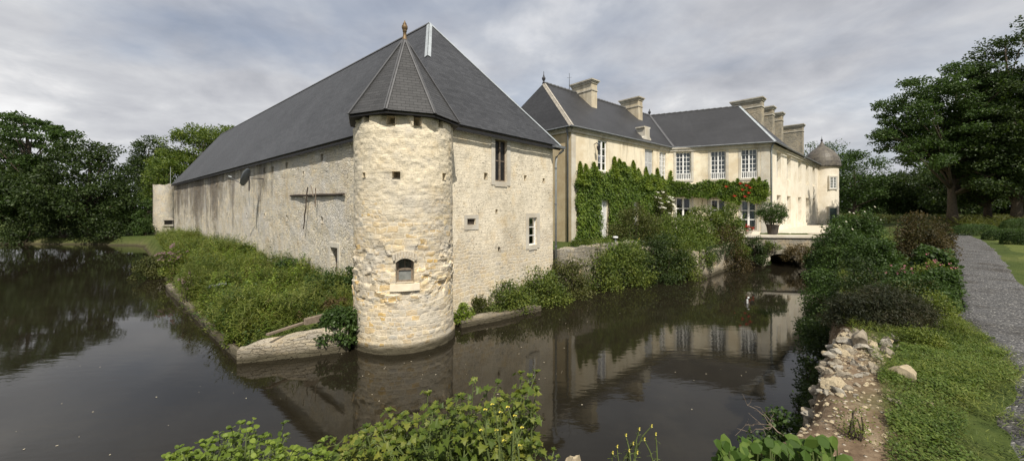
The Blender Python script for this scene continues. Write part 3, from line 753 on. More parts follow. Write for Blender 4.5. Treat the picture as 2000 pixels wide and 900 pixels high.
top = sstep(5.95, 6.35, Z); Rr = Rr - .10*top*sstep(.45, .62, fbm(cU*3, sU*3, Z*3+3, 3))
Rr = Rr + .05*(1-sstep(.28, .36, Z+.05*vnoise(U*5, 0*U, 0*U))) + .03*(1-sstep(.2, 1.6, Z))
V = np.stack([TC[0]+Rr*np.cos(U), TC[1]+Rr*np.sin(U), Z], -1).reshape(-1, 3)
id_ = np.arange(U.size).reshape(U.shape); uc, zc = (us[:-1]+us[1:])/2, (zs[:-1]+zs[1:])/2
keep = np.ones((len(uc), len(zc)), bool)
for o in allops: keep &= ~(((uc > o[0]) & (uc < o[1]))[:, None] & ((zc > o[2]) & (zc < o[3]))[None])
f = np.stack([id_[:-1, :-1], id_[1:, :-1], id_[1:, 1:], id_[:-1, 1:]], -1)[keep].reshape(-1, 4)
mb = MB().add(V, f, np.stack([U*TR, Z], -1).reshape(-1, 2))
for o in allops:
    a, b, c, d = o; dpt = .45 if o is not wT else .3; e_ = .03
    n = 4
    aa = np.linspace(a, b, n+1)
    for k in range(n):
        for z in (c, d): mb.quad(TW.p(aa[k],z,e_), TW.p(aa[k+1],z,e_), TW.p(aa[k+1],z,-dpt), TW.p(aa[k],z,-dpt))
        mb.quad(TW.p(aa[k],c,-dpt), TW.p(aa[k+1],c,-dpt), TW.p(aa[k+1],d,-dpt), TW.p(aa[k],d,-dpt))
    for u in (a, b): mb.quad(TW.p(u,c,e_), TW.p(u,d,e_), TW.p(u,d,-dpt), TW.p(u,c,-dpt))
mb.build('wall', MT['tower'], tower)
# window: arch infill, frame, pane, sill
a, b, c, d = wT
mb = MB(); n = 10; aa = np.linspace(a, b, n+1); arch = lambda t: d-.11*(2*t-1)**2
for k in range(n):
    t0, t1 = k/n, (k+1)/n
    pts = [TW.p(aa[k],arch(t0),-.22), TW.p(aa[k+1],arch(t1),-.22), TW.p(aa[k+1],arch(t1),.035), TW.p(aa[k],arch(t0),.035),
           TW.p(aa[k],d+.02,-.22), TW.p(aa[k+1],d+.02,-.22), TW.p(aa[k+1],d+.02,.03), TW.p(aa[k],d+.02,.03)]
    mb.hexa(pts)
for k in range(9):                              # voussoirs over the arch
    t = (k+.5)/9; am = a-.05+(b-a+.1)*t; hw = (b-a)/19.5; z = d-.11*(2*t-1)**2
    mb.hexa([TW.p(am-hw,z+.03,-.1), TW.p(am+hw,z+.03,-.1), TW.p(am+hw,z+.03,.045), TW.p(am-hw,z+.03,.045),
             TW.p(am-hw*1.2+.02*(t-.5),z+.2,-.1), TW.p(am+hw*1.2+.02*(t-.5),z+.2,-.1), TW.p(am+hw*1.2+.02*(t-.5),z+.2,.04), TW.p(am-hw*1.2+.02*(t-.5),z+.2,.04)])
class TF:                                       # flat frame set inside the curved opening
    def __init__(s): s.a = TW.p(a, 0, -.2); s.b = TW.p(b, 0, -.2); s.l = np.linalg.norm(s.b-s.a); s.d = (s.b-s.a)/s.l; s.n = np.array([math.cos((a+b)/2), math.sin((a+b)/2), 0])
    def p(s, u, z, w=0.): q_ = s.a+s.d*u+s.n*w; return np.array([q_[0], q_[1], z])
F_ = TF()
fm = MB(); l = F_.l
fm.fbox(F_, 0, .04, c, d, -.03, .03); fm.fbox(F_, l-.04, l, c, d, -.03, .03); fm.fbox(F_, .04, l-.04, c, c+.04, -.03, .03)
zm = c+(d-c)*.52; fm.fbox(F_, .04, l-.04, zm-.03, zm+.03, -.03, .035); fm.fbox(F_, l/2-.012, l/2+.012, zm+.03, d, -.02, .02)
wo = fm.build('window', MT['wood'], tower)
g = MB(); g.fbox(F_, .03, l-.03, c+.03, zm, -.012, -.002); g.build('pane', MT['dusty'], wo)
g = MB(); g.fbox(F_, .03, l-.03, zm, d, -.05, -.04); g.build('pane', MT['glass'], wo)
mb.build('arch', MT['tower'], wo)
sl = MB(); aa = np.linspace(a-.10, b+.10, 9)
for k in range(8):
    sl.hexa([TW.p(aa[k],c-.22,-.1), TW.p(aa[k+1],c-.22,-.1), TW.p(aa[k+1],c-.22,.05), TW.p(aa[k],c-.22,.05), TW.p(aa[k],c-.004,-.18), TW.p(aa[k+1],c-.004,-.18), TW.p(aa[k+1],c-.03,.045), TW.p(aa[k],c-.03,.045)])
sl.build('sill', MT['stucco'], wo)
# roof
RZ, RA, RRr = 6.50, 9.13, 1.70
angs = [R_(-91+45*k) for k in range(8)]
ring = [np.array([TC[0]+RRr*math.cos(t), TC[1]+RRr*math.sin(t), RZ]) for t in angs]; apex = np.array([TC[0], TC[1], RA])
mb = MB(); polys = []
for k in range(8):
    p = [ring[k], ring[(k+1) % 8], apex]; polys.append(p)
    mb.slab(p, .05, (ring[(k+1) % 8]-ring[k])[:2])
troof = mb.build('roof', MT['slate_tower'], tower)
mb = MB()
for k in range(8): flash(mb, ring[k], apex*.97+ring[k]*.03, .045, polys[k-1], polys[k])
mb.build('hip_flashing', MT['lead_dark'], troof)
mb = MB()
for k in range(8):
    p, r_ = ring[k], ring[(k+1) % 8]; inn = lambda v, s: np.array([TC[0]+(v[0]-TC[0])*s, TC[1]+(v[1]-TC[1])*s, v[2]])
    mb.hexa([inn(p,.985)-[0,0,.09], inn(r_,.985)-[0,0,.09], inn(r_,.82)-[0,0,.09], inn(p,.82)-[0,0,.09], inn(p,.99)-[0,0,.055], inn(r_,.99)-[0,0,.055], inn(r_,.86)-[0,0,.055], inn(p,.86)-[0,0,.055]])
mb.build('soffit', MT['fascia'], tower)
mb = MB(); mb.lathe((TC[0], TC[1], RA-.12), [(.09,0),(.075,.08),(.055,.11),(.05,.29),(.068,.31),(.055,.34),(.078,.37),(.092,.42),(.088,.47),(.055,.52),(.06,.535),(.038,.57),(.018,.61),(.002,.66)], 14)
mb.build('finial', MT['bronze'], tower, smooth=True)

# ------------------------------------------------------------------ little turret at the barn's far end
tc2 = np.array([X_(321,45.5), 45.5])
turret = empty('stone_turret', (*tc2, 0), 'small roofless stone turret at the far end of the barn', 'turret')
mb = MB(); nn, mm = 40, 30; us = np.linspace(0, 2*math.pi, nn+1); zs = np.linspace(-.5, 6.75, mm)
U, Z = np.meshgrid(us, zs, indexing='ij'); Rr = 1.0+.06*(fbm(np.cos(U)*2, np.sin(U)*2, Z*1.5)-.5)
Z2 = Z + (Z > 6.7)*.25*(vnoise(np.cos(U)*3, np.sin(U)*3, 0)-.5)
V = np.stack([tc2[0]+Rr*np.cos(U), tc2[1]+Rr*np.sin(U), Z2], -1).reshape(-1, 3); id_ = np.arange(U.size).reshape(U.shape)
mb.add(V, np.stack([id_[:-1, :-1], id_[1:, :-1], id_[1:, 1:], id_[:-1, 1:]], -1).reshape(-1, 4), np.stack([U, Z], -1).reshape(-1, 2))
mb.add([(tc2[0]+math.cos(t)*.98, tc2[1]+math.sin(t)*.98, 6.62) for t in us[:-1]], [tuple(range(nn))])
mb.build('wall', MT['barnwall'], turret)
ta = math.atan2(-tc2[1], -tc2[0])+.35
mb = MB(); cpt = tc2+1.0*np.array([math.cos(ta), math.sin(ta)])
Wt = Wall(cpt, (-math.sin(ta), math.cos(ta)), (math.cos(ta), math.sin(ta)))
mb.fbox(Wt, -.35, .35, 2.0, 2.5, -.3, .04); lo = mb.build('opening', MT['black'], turret)  # solid black block, the shade of a hole painted as its colour
mb = MB(); mb.fbox(Wt, -.45, .45, 2.503, 2.7, -.3, .08); mb.build('lintel', MT['ashlar'], lo)
mb = MB(); mb.fbox(Wt, -.45, .45, 1.82, 1.997, -.3, .08); mb.build('sill', MT['ashlar'], lo)

# ------------------------------------------------------------------ the manor house
A = np.array([4.02, 25.9]); dW = np.array([.755, .658]); dW /= np.linalg.norm(dW); iW = np.array([-dW[1], dW[0]])
Vp = np.array([14.35, 34.9]); Mp = np.array([16.97, 34.35]); Cn = np.array([21.75, 32.2]); dF = np.array([.724, .689]); dF /= np.linalg.norm(dF); iF = np.array([-dF[1], dF[0]])
Vp = A + dW*(np.dot(Vp-A, dW))
EH, RH = 9.42, 13.85; WD = 8.6; LW = np.linalg.norm(Vp-A); LF = 24.0
house = empty('manor_house', (A[0], A[1], 0), 'cream manor house with dark slate roofs, white windows and tall chimneys', 'house')
Wa = Wall(A, dW, (.658, -.755)); We = Wall(A, iW, -dW); Wf1 = Wall(Vp, Mp-Vp, (0, -1)); Wf2 = Wall(Mp, Cn-Mp, (0, -1)); Wr = Wall(Cn, dF, (.689, -.724))
def rect(W, x0, x1, za, zb): a, b = sorted((W.u(x0), W.u(x1))); return [a, b, za, zb]
g0 = -.6
# wing facade
wW1 = op(Wa, 1167.5, 1185, 274, 334); wW2 = rect(Wa, 1259.5, 1276, wW1[2], wW1[3]); wW3 = rect(Wa, 1288, 1301, wW1[2]-.2, wW1[3])
dW1 = rect(Wa, 1170, 1186, 1.7, 4.7); dW2 = rect(Wa, 1233, 1245, 1.7, 4.7)
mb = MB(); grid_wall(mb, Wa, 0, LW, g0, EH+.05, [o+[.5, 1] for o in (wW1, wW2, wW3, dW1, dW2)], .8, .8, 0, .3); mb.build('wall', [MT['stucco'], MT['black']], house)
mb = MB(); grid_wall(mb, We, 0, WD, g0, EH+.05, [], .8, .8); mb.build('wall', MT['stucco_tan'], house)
w1 = op(Wf1, 1320, 1350, 302, 354); w2 = op(Wf2, 1388, 1418, 296.5, 350); w3 = op(Wf2, 1447.5, 1479.5, 291, 348.5)
for o in (w1, w2): o[2], o[3] = w3[2], w3[3]
lw1 = [w1[0], w1[1], 2.0, 4.9]; lw2 = [w2[0], w2[1], 2.0, 4.7]; lw3 = op(Wf2, 1447.5, 1478, 391, 440); lw3[2] = 2.05
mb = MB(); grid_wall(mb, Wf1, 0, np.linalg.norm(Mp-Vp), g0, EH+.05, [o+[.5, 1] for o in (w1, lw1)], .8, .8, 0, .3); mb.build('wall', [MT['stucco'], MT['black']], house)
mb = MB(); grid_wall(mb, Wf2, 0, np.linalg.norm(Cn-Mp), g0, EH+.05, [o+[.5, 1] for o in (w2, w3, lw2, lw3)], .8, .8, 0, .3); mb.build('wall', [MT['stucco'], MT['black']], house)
upR, loR = [], []
for x0, x1 in ((1517,1525.5),(1537,1544.5),(1559,1565.5),(1574,1579.5),(1587,1592)):
    upR.append(rect(Wr, x0, x1, 6.6, 9.0)); loR.append(rect(Wr, x0, x1, 2.3, 5.1))
mb = MB(); grid_wall(mb, Wr, 0, LF, g0, EH+.05, upR+loR, .8, .8, 0, .3); mb.build('wall', MT['stucco_pale'], house)
mb = MB()
pp = lambda q2, z: np.array([q2[0], q2[1], z])
B_ = A+iW*WD; E_ = B_+dW*20; Bk = Cn+dF*LF; Bk2 = Bk+iF*6; Cb = Cn+dF*7.8; G_ = Cn+dF*7.8+iF*6
for a, b in ((B_, E_), (E_, G_), (G_, Bk2), (Bk2, Bk)): mb.quad(pp(a, g0), pp(b, g0), pp(b, EH), pp(a, EH))
mb.build('wall', MT['stucco'], house)
# roofs
ov = .3
ZE = EH+.06
ea = lambda s, i, z: pp(A+dW*s+iW*i, z)
Pv = ea(LW+.2, -ov, ZE)
A_e, B_e = ea(-ov, -ov, ZE), ea(-ov, WD+ov, ZE); Hh = ea(1.76, WD/2, RH)
P2 = ea(18.0, WD/2, RH); E_e = ea(20.4, WD+ov, ZE)
P1 = np.array([*(Cn+np.array([.34, .94])*4.2+iF*1.4), RH])
nf2 = Wf2.n; nf1 = Wf1.n
M_e = pp(Mp+(nf1+nf2)/2*ov, ZE); C_e = pp(Cn+nf2*ov+Wr.n*ov+Wf2.d*.1, ZE); V_e = Pv
Cb_e = pp(Cb+Wr.n*ov, ZE)
Q1 = P2+(P1-P2)*.42
mb = MB()
mb.slab([A_e, V_e, P2, Hh], .08, dW); mb.slab([A_e, Hh, B_e], .08, iW); mb.slab([B_e, Hh, P2, E_e], .08, dW)
mb.slab([V_e, M_e, Q1, P2], .08, Wf1.d); mb.slab([M_e, C_e, P1, Q1], .08, Wf2.d)
mb.slab([C_e, Cb_e, P1], .08, dF); mb.slab([P2, P1, pp(G_, ZE), E_e], .08, None); mb.slab([P1, Cb_e, pp(G_, ZE)], .08, None)
hroof = mb.build('roof', MT['slate_house'], house)
r0, r1 = C_e+np.array([*dF*1.0, 0]), pp(Bk+Wr.n*ov, ZE)
rg0, rg1 = pp(Cn+iF*3+dF*4.5, 11.7), pp(Bk+iF*3, 11.7); rb0, rb1 = pp(Cn+iF*6.3+dF*4.5, ZE), pp(Bk2+iF*.3, ZE)
mb = MB(); s0 = pp(Cn+dF*5.0+Wr.n*ov, ZE-.02)
mb.slab([s0, r1-[0,0,.02], rg1, pp(Cn+iF*3+dF*5.0, 11.7)], .08, dF); mb.slab([pp(Cn+iF*3+dF*5.0, 11.7), rg1, rb1, pp(Cn+iF*6.3+dF*5.0, ZE)], .08, dF)
mb.build('roof', MT['slate_house'], house)
PW, PE, PF1, PF2, PH = [A_e, V_e, P2], [A_e, Hh, B_e], [V_e, M_e, P2], [M_e, C_e, P1], [C_e, Cb_e, P1]
mb = MB(); flash(mb, A_e, Hh, .17, PW, PE); mb.build('hip_flashing', MT['lime'], hroof)
mb = MB(); flash(mb, V_e, P2, .14, PW, PF1, .02); mb.build('valley_flashing', MT['lead_dark'], hroof)
mb = MB(); flash(mb, C_e, P1, .15, PF2, PH); mb.build('hip_flashing', MT['lead'], hroof)
def ridge_row(a, b, mat, step=.42, r=.11):
    mb = MB(); a, b = np.array(a), np.array(b); n = int(np.linalg.norm(b-a)/step); t = (b-a)/n
    for k in range(n):
        mb.tube([a+t*k+[0,0,-.02], a+t*(k+1)+[0,0,.015]], [r, r*1.18], 8)
    return mb.build('ridge_tile', MT[mat], hroof)
ridge_row(Hh, P2, 'lead_dark'); ridge_row(P2, P1, 'lead_dark', .5, .08)
# cornice and gutters
mb = MB()
for W, l in ((Wa, LW), (Wf1, np.linalg.norm(Mp-Vp)), (Wf2, np.linalg.norm(Cn-Mp)), (Wr, LF), (We, WD)):
    mb.fbox(W, -.02, l+.02, EH-.34, EH-.14, .004, .10); mb.fbox(W, -.02, l+.02, EH-.138, EH-.03, .004, .19)
mb.build('cornice', MT['ashlar'], house)
mb = MB()
gp = [A_e, V_e, M_e, C_e, r1]
for a, b in zip(gp[:-1], gp[1:]): mb.tube([a-[0,0,.05], b-[0,0,.05]], .065, 8)
mb.tube([A_e-[0,0,.05], B_e-[0,0,.05]], .065, 8)
mb.build('gutter', MT['zinc_dark'], house)
mb = MB(); mb.tube([We.p(.22, ZE-.1, .25), We.p(.22, EH-.5, .10), We.p(.22, 1.4, .10)], .055, 8); mb.build('downpipe', MT['zinc_dark'], house, smooth=True)
mb = MB(); mb.tube([Wr.p(.12, ZE-.1, .25), Wr.p(.12, EH-.5, .10), Wr.p(.12, 1.9, .10)], .07, 8); mb.build('downpipe', MT['zinc'], house, smooth=True)
# quoins and window surrounds in dressed stone
mb = MB(); mb.fbox(Wa, .004, .45, 1.2, EH-.36, .002, .03); mb.build('quoin', MT['ashlar'], house)
mb = MB(); mb.fbox(Wf2, np.linalg.norm(Cn-Mp)-.62, np.linalg.norm(Cn-Mp)-.003, 1.6, EH-.36, .002, .03); mb.build('quoin', MT['ashlar'], house)
mb = MB(); mb.fbox(Wr, .26, .75, 1.6, EH-.36, .002, .03); mb.build('quoin', MT['ashlar'], house)
window(Wa, *wW1, house, .08, 2, 1, 4, .085, .045, 'white', 'glass', sill='ashlar', label='tall white casement above the creeper')
window(Wa, *wW3, house, .10, 2, 2, 6, .07, .04, 'white', 'glass', sill='ashlar', label='narrow white window in the inner angle of the walls')
def shutters(W, o, mat='shutter', parent=None, rec=.12, lab=None):
    a, b, c, d = o; mb = MB(); m_ = (a+b)/2
    for s0, s1 in ((a+.02, m_-.01), (m_+.01, b-.02)):
        f_ = .06
        mb.fbox(W, s0, s0+f_, c, d, -rec-.05, -rec); mb.fbox(W, s1-f_, s1, c, d, -rec-.05, -rec)
        for z in (c, (c+d)/2-.05, d-.1): mb.fbox(W, s0+f_, s1-f_, z, z+.1, -rec-.05, -rec)
        n = 16
        for half in ((c+.1, (c+d)/2-.05), ((c+d)/2+.05, d-.1)):
            for k in range(n):
                z = half[0]+(half[1]-half[0])*(k+.2)/n; mb.fbox(W, s0+f_, s1-f_, z, z+(half[1]-half[0])/n*.7, -rec-.04, -rec-.012)
    o_ = mb.build('shutter', MT[mat], parent)
    if lab: o_['label'] = lab
    return o_
shutters(Wa, wW2, parent=house, lab='closed pale louvred shutters')
shutters(Wa, dW1, 'white', parent=house, rec=.06); shutters(Wa, dW2, 'white', parent=house, rec=.06)
for W, o, cu in ((Wf1, w1, True), (Wf2, w2, True), (Wf2, w3, True)):
    window(W, *o, house, .17, 2, 2, 6, .08, .04, 'white', 'glass', rail=.62, curtain=cu, sill='ashlar', surround='ashlar')
for W, o in ((Wf1, lw1), (Wf2, lw2), (Wf2, lw3)):
    window(W, *o, house, .17, 2, 1, 3, .11, .07, 'white', 'glass', curtain=(o is lw3), surround='ashlar')
for k, o in enumerate(upR+loR):
    shutters(Wr, o, 'shutter', house, .28)
# chimneys
def chimney(c0, d1, l1, d2, l2, zb, zt, mat, capm='ashlar', cap=.12):
    mb = MB(); c0 = np.array(c0, float)
    def bx(g, za, zb_):
        p = [c0-d1*g-d2*g, c0+d1*(l1+g)-d2*g, c0+d1*(l1+g)+d2*(l2+g), c0-d1*g+d2*(l2+g)]
        return [pp(v, za) for v in p]+[pp(v, zb_) for v in p]
    mb.hexa(bx(0, zb, zt-.3)); o = mb.build('chimney', MT[mat], hroof)
    mb = MB(); mb.hexa(bx(.05, zt-.9, zt-.8)); mb.hexa(bx(.06, zt-.297, zt-.18)); mb.hexa(bx(cap, zt-.178, zt-.08)); mb.hexa(bx(cap+.07, zt-.078, zt)); mb.build('cap', MT[capm], o)
    mb = MB()
    mb.hexa([v-[0,0,.0] for v in bx(cap+.05, zt+.002, zt+.03)]); mb.build('flaunching', MT['oldwall'], o)
    return o
MT['chim_pale'] = stucco('chimney_render', (.60, .54, .42), .6)
def ridgeW(px): t = (px-CX)/K; o0 = A+iW*WD/2; return (t*o0[1]-o0[0])/(dW[0]-t*dW[1])
for px, w_ in ((1126, 1.9), (1221, 1.75)):
    s = ridgeW(px); chimney(A+dW*s+iW*(WD/2+.5), -iW, w_+.2, dW, .75, 12.0, 14.65, 'chim_pale')
for (x, y), w_, zt in (((24.2,37.0),2.6,14.7),((27.5,40.3),2.4,14.7),((30.3,42.9),2.3,14.7),((37.0,48.6),3.0,14.65)):
    chimney((x, y), iF, w_, dF, .95, 10.2, zt, 'chimney')
# stone dormer gable over the wing's eave
ud = Wa.u(1263); mb = MB()
prof = [(-.42,0),(-.42,.22),(-.27,.36),(-.25,.9),(-.34,.93),(-.34,1.02),(.34,1.02),(.34,.93),(.25,.9),(.27,.36),(.42,.22),(.42,0)]
prof = [(u*1.5, z*1.25) for u, z in prof]
fr0 = [Wa.p(ud+u, EH+.12+z, .06) for u, z in prof]; bk0 = [Wa.p(ud+u, EH+.12+z, -.75) for u, z in prof]; n = len(prof)
mb.add(fr0+bk0, [tuple(range(n)), tuple(range(2*n-1, n-1, -1))]+[(i, (i+1) % n, (i+1) % n+n, i+n) for i in range(n)])
mb.build('dormer_gable', MT['ashlar'], house)
for p, h_ in ((Hh, 1.0), (P2, .8)):
    mb = MB(); mb.lathe((p[0], p[1], p[2]-.05), [(.12,0),(.09,.12),(.05,.18),(.13,.3),(.15,.42),(.10,.52),(.04,.58),(.06,.64),(.03,.7),(.02,h_-.05),(.002,h_)], 12)
    mb.build('finial', MT['iron'], hroof, smooth=True)
s = ridgeW(1112); mb = MB(); p = ea(s, WD/2, RH); mb.tube([p, p+[0,0,1.5]], [.03,.015], 6); mb.tube([p+[-.2,0,1.1], p+[.2,0,1.15]], .012, 5); mb.build('aerial', MT['iron'], hroof)
uL = Wa.u(1160); mb = MB(); mb.tube([Wa.p(uL, 8.5, .0), Wa.p(uL, 8.6, .25), Wa.p(uL, 8.4, .4)], .03, 6); mb.lathe(Wa.p(uL, 8.02, .4), [(.06,0),(.11,.1),(.13,.3),(.05,.38),(.02,.42)], 8); mb.build('wall_lamp', MT['iron'], house)
# skylight on the long range
mb = MB(); s_ = Wr.u(1535); mb.fbox(Wr, s_-.5, s_+.5, 9.75, 10.35, -1.3, -.35); mb.build('skylight', MT['lead_dark'], hroof)

# ------------------------------------------------------------------ the manor's round stair tower
rt = np.array([.812*49.8, 49.8]); rr = 1.72
rtower = empty('round_tower', (*rt, 0), 'pale rendered round tower with bell shaped lichen covered roof', 'tower')
mb = MB(); us = np.linspace(0, 2*math.pi, 41)
for z0, z1 in ((-.3, 9.3),):
    V = [(rt[0]+rr*math.cos(t), rt[1]+rr*math.sin(t), z) for t in us for z in np.linspace(z0, z1, 8)]
    id_ = np.arange(41*8).reshape(41, 8); mb.add(V, np.stack([id_[:-1, :-1], id_[1:, :-1], id_[1:, 1:], id_[:-1, 1:]], -1).reshape(-1, 4))
mb.build('wall', MT['stucco_pale'], rtower, smooth=True)
mb = MB(); mb.lathe((*rt, 9.05), [(rr+.02,0),(rr+.12,.1),(rr+.12,.2),(rr+.02,.24)], 40); mb.build('cornice', MT['ashlar'], rtower)
prof = [(1.96,9.28),(1.95,9.5),(1.89,9.95),(1.77,10.4),(1.56,10.85),(1.26,11.25),(.88,11.6),(.50,11.9),(.24,12.2),(.09,12.6)]
V, UVs = [], []
for r, z in prof:
    for t in us: V.append((rt[0]+r*math.cos(t), rt[1]+r*math.sin(t), z)); UVs.append((t*1.6, z*1.25))
n = len(us); F = [(i*n+j, i*n+j+1, (i+1)*n+j+1, (i+1)*n+j) for i in range(len(prof)-1) for j in range(n-1)]
mb = MB().add(V, F, UVs); mb.add([(rt[0]+1.96*math.cos(t), rt[1]+1.96*math.sin(t), 9.28) for t in us[:-1]], [tuple(range(n-1))])
mb.build('roof', MT['tile'], rtower)
mb = MB(); mb.lathe((*rt, 12.52), [(.12,0),(.08,.1),(.14,.25),(.06,.4),(.03,.5),(.002,.85)], 10); mb.build('finial', MT['iron'], rtower)
def on_cyl(px):
    t = (px-CX)/K; dd = np.array([t, 1.]); dd /= np.linalg.norm(dd); bq = -rt @ dd; s = -bq-math.sqrt(bq*bq-(rt @ rt-rr*rr)); p = dd*s; return p, math.atan2(p[1]-rt[1], p[0]-rt[0])
p, a = on_cyl(1627); Wt = Wall(p, (-math.sin(a), math.cos(a)), (math.cos(a), math.sin(a)))
wz = (Z_(368, p[1]), Z_(346, p[1]))
wn = window(Wt, -.42, .42, wz[0], wz[1], rtower, -.03, 2, 1, 4, .07, .035, 'white', 'dusty', label='small white window under the round roof')
mb = MB()
for u0, u1, z0, z1 in ((-.58,-.42,wz[0]-.15,wz[1]+.16),(.42,.58,wz[0]-.15,wz[1]+.16),(-.42,.42,wz[1],wz[1]+.16),(-.42,.42,wz[0]-.15,wz[0])): mb.fbox(Wt, u0, u1, z0, z1, -.3, .07)
mb.build('surround', MT['ashlar'], wn)
mb = MB(); mb.fbox(Wt, -.45, .45, 1.9, Z_(406, p[1]), -.3, .03); dr = mb.build('door', plain('door_green', (.05, .075, .07), .5), rtower)
mb = MB(); zt_ = Z_(406, p[1])
for u0, u1, z0, z1 in ((-.65,-.452,1.9,zt_+.2),(.452,.65,1.9,zt_+.2),(-.452,.452,zt_+.003,zt_+.2)): mb.fbox(Wt, u0, u1, z0, z1, -.3, .07)
mb.build('surround', MT['ashlar'], dr)
mb = MB(); mb.fbox(Wt, .25, .32, 2.9, 3.05, .03, .07); mb.build('handle', MT['iron'], dr)

# ------------------------------------------------------------------ walls along the water, bridge
def rough_wall(name, pts, z0, ztop, th, mat, label, cat, step=.16, rgh=.05, batter=.0, topn=.08):
    """free standing rubble wall along a line of points, with an uneven top"""
    pts = np.array(pts, float); d = np.r_[0, np.cumsum(np.linalg.norm(np.diff(pts, axis=0), axis=1))]
    n = max(3, int(d[-1]/step)); t = np.linspace(0, d[-1], n)
    cx_, cy_ = np.interp(t, d, pts[:, 0]), np.interp(t, d, pts[:, 1])
    zt = np.interp(t, d, np.broadcast_to(np.asarray(ztop, float), (len(pts),)))
    T = np.gradient(np.stack([cx_, cy_], 1), axis=0); T /= np.linalg.norm(T, axis=1)[:, None]; Nn = np.stack([T[:, 1], -T[:, 0]], 1)
    m_ = max(4, int((zt.max()-z0)/step)); k = 5
    V = []
    prof = [(-1, s) for s in np.linspace(0, 1, m_)]+[(s, 1) for s in np.linspace(-.5, .5, k-2)]+[(1, s) for s in np.linspace(1, 0, m_)]
    for side, fz in prof:
        zt2 = zt + topn*(vnoise(t*2.3, 0*t+side, 3)-.5)*2*(fz == 1)
        z = z0+(zt2-z0)*fz
        off = side*(th/2+batter*(1-fz)) + rgh*(fbm(t*2.1, z*2.6, side*3.3, 3)-.5)*2*np.sign(side if side else 1)
        V.append(np.stack([cx_+Nn[:, 0]*off, cy_+Nn[:, 1]*off, z + .03*(vnoise(t*3, z*5, side)-.5)], -1))
    V = np.array(V); r_ = len(prof); id_ = np.arange(r_*n).reshape(r_, n)
    f = np.stack([id_[:-1, :-1], id_[1:, :-1], id_[1:, 1:], id_[:-1, 1:]], -1).reshape(-1, 4)
    mb = MB().add(V.reshape(-1, 3), f, np.stack([np.broadcast_to(t, V.shape[:2]), V[..., 2]+np.array([sd_ for sd_, _ in prof])[:, None]*.5], -1).reshape(-1, 2))
    mb.add(V[:, 0], [tuple(range(r_))]); mb.add(V[:, -1], [tuple(range(r_))])
    o = mb.build(name, MT[mat], origin=(pts[0][0], pts[0][1], 0))
    return tag(o, label, cat)
rough_wall('island_wall', [(-4.55,10.62),(-5.6,10.2),(-6.98,9.80)], -.5, [.66,.56,.34], .42, 'rubble', 'low ruined rubble wall between the stone tower and the island point', 'low wall', .11, .05)
rough_wall('kerb_wall', [(-7.05,9.95),(-9.9,12.45),(-16.8,18.65)], -.5, [.12,.15,.22], .22, 'rubble', 'low stone kerb wall along the weedy island edge', 'kerb wall', .16, .05)
rough_wall('garden_wall', [(1.95,17.2),(4.4,19.3),(6.9,21.5)], -.3, [2.02,2.08,2.06], .5, 'oldwall', 'mossy garden wall running from the barn to the shrubs', 'garden wall', .2, .05)
rough_wall('terrace_wall', [(6.9,21.6),(9.6,22.0),(10.55,21.55)], -.5, [1.7,1.6,1.45], .5, 'rubble', 'short overgrown terrace wall ending in a pale corner', 'terrace wall', .2, .06, .12)
rough_wall('quay_wall', [(10.6,21.6),(13.0,24.0),(15.3,26.2)], -.5, [1.45,1.4,1.5], .5, 'rubble', 'pale stone quay wall draped with ivy beside the bridge', 'quay wall', .2, .06, .12)
rough_wall('waterside_footing', [(-1.75,12.62),(-.4,13.55),(1.0,14.7)], -.4, [.20,.22,.16], .35, 'rubble', 'low stone footing at the waterline under the barn gable', 'footing', .12, .04)

b0, b1 = np.array([15.0, 26.9]), np.array([22.6, 25.6]); db = (b1-b0)/np.linalg.norm(b1-b0); Lb = np.linalg.norm(b1-b0)
Wb = Wall(b0, db, (-.17, -1))
bridge = empty('stone_bridge', (b0[0], b0[1], 0), 'low stone bridge with one round arch over the moat', 'bridge')
ua0, ua1 = Wb.u(1489), Wb.u(1557); um = (ua0+ua1)/2; ra = (ua1-ua0)/2; zs_, za_ = -.15, Z_(496, 26.2)
ZB = 1.88
n = 18
arch = [(um-ra*math.cos(math.pi*k/n), zs_+(za_-zs_)*math.sin(math.pi*k/n)) for k in range(n+1)]
for w_, in ((0.,), (-3.6,)):
    mb = MB()
    for c4 in [((0,-.6),(ua0,-.6),(ua0,ZB),(0,ZB)), ((ua1,-.6),(Lb,-.6),(Lb,ZB),(ua1,ZB))]+[((u,z),(u2,z2),(u2,ZB),(u,ZB)) for (u, z), (u2, z2) in zip(arch[:-1], arch[1:])]:
        mb.quad(*[Wb.p(u, z, w_) for u, z in c4], uv=c4)
    mb.build('spandrel', MT['oldwall'], bridge)
mb = MB(); mb.quad(Wb.p(0,ZB,0), Wb.p(Lb,ZB,0), Wb.p(Lb,ZB,-3.6), Wb.p(0,ZB,-3.6)); mb.build('deck', MT['pale_gravel'], bridge)
mb = MB()
for k, ((u, z), (u2, z2)) in enumerate(zip(arch[:-1], arch[1:])): mb.quad(Wb.p(u,z,0), Wb.p(u2,z2,0), Wb.p(u2,z2,-3.6), Wb.p(u,z,-3.6), uv=[(0,k*.2),(0,k*.2+.2),(3.6,k*.2+.2),(3.6,k*.2)])
mb.quad(Wb.p(ua0,-.6,0), Wb.p(ua0,zs_,0), Wb.p(ua0,zs_,-3.6), Wb.p(ua0,-.6,-3.6)); mb.quad(Wb.p(ua1,-.6,0), Wb.p(ua1,zs_,0), Wb.p(ua1,zs_,-3.6), Wb.p(ua1,-.6,-3.6))
mb.build('vault', MT['rubble'], bridge)
mb = MB()
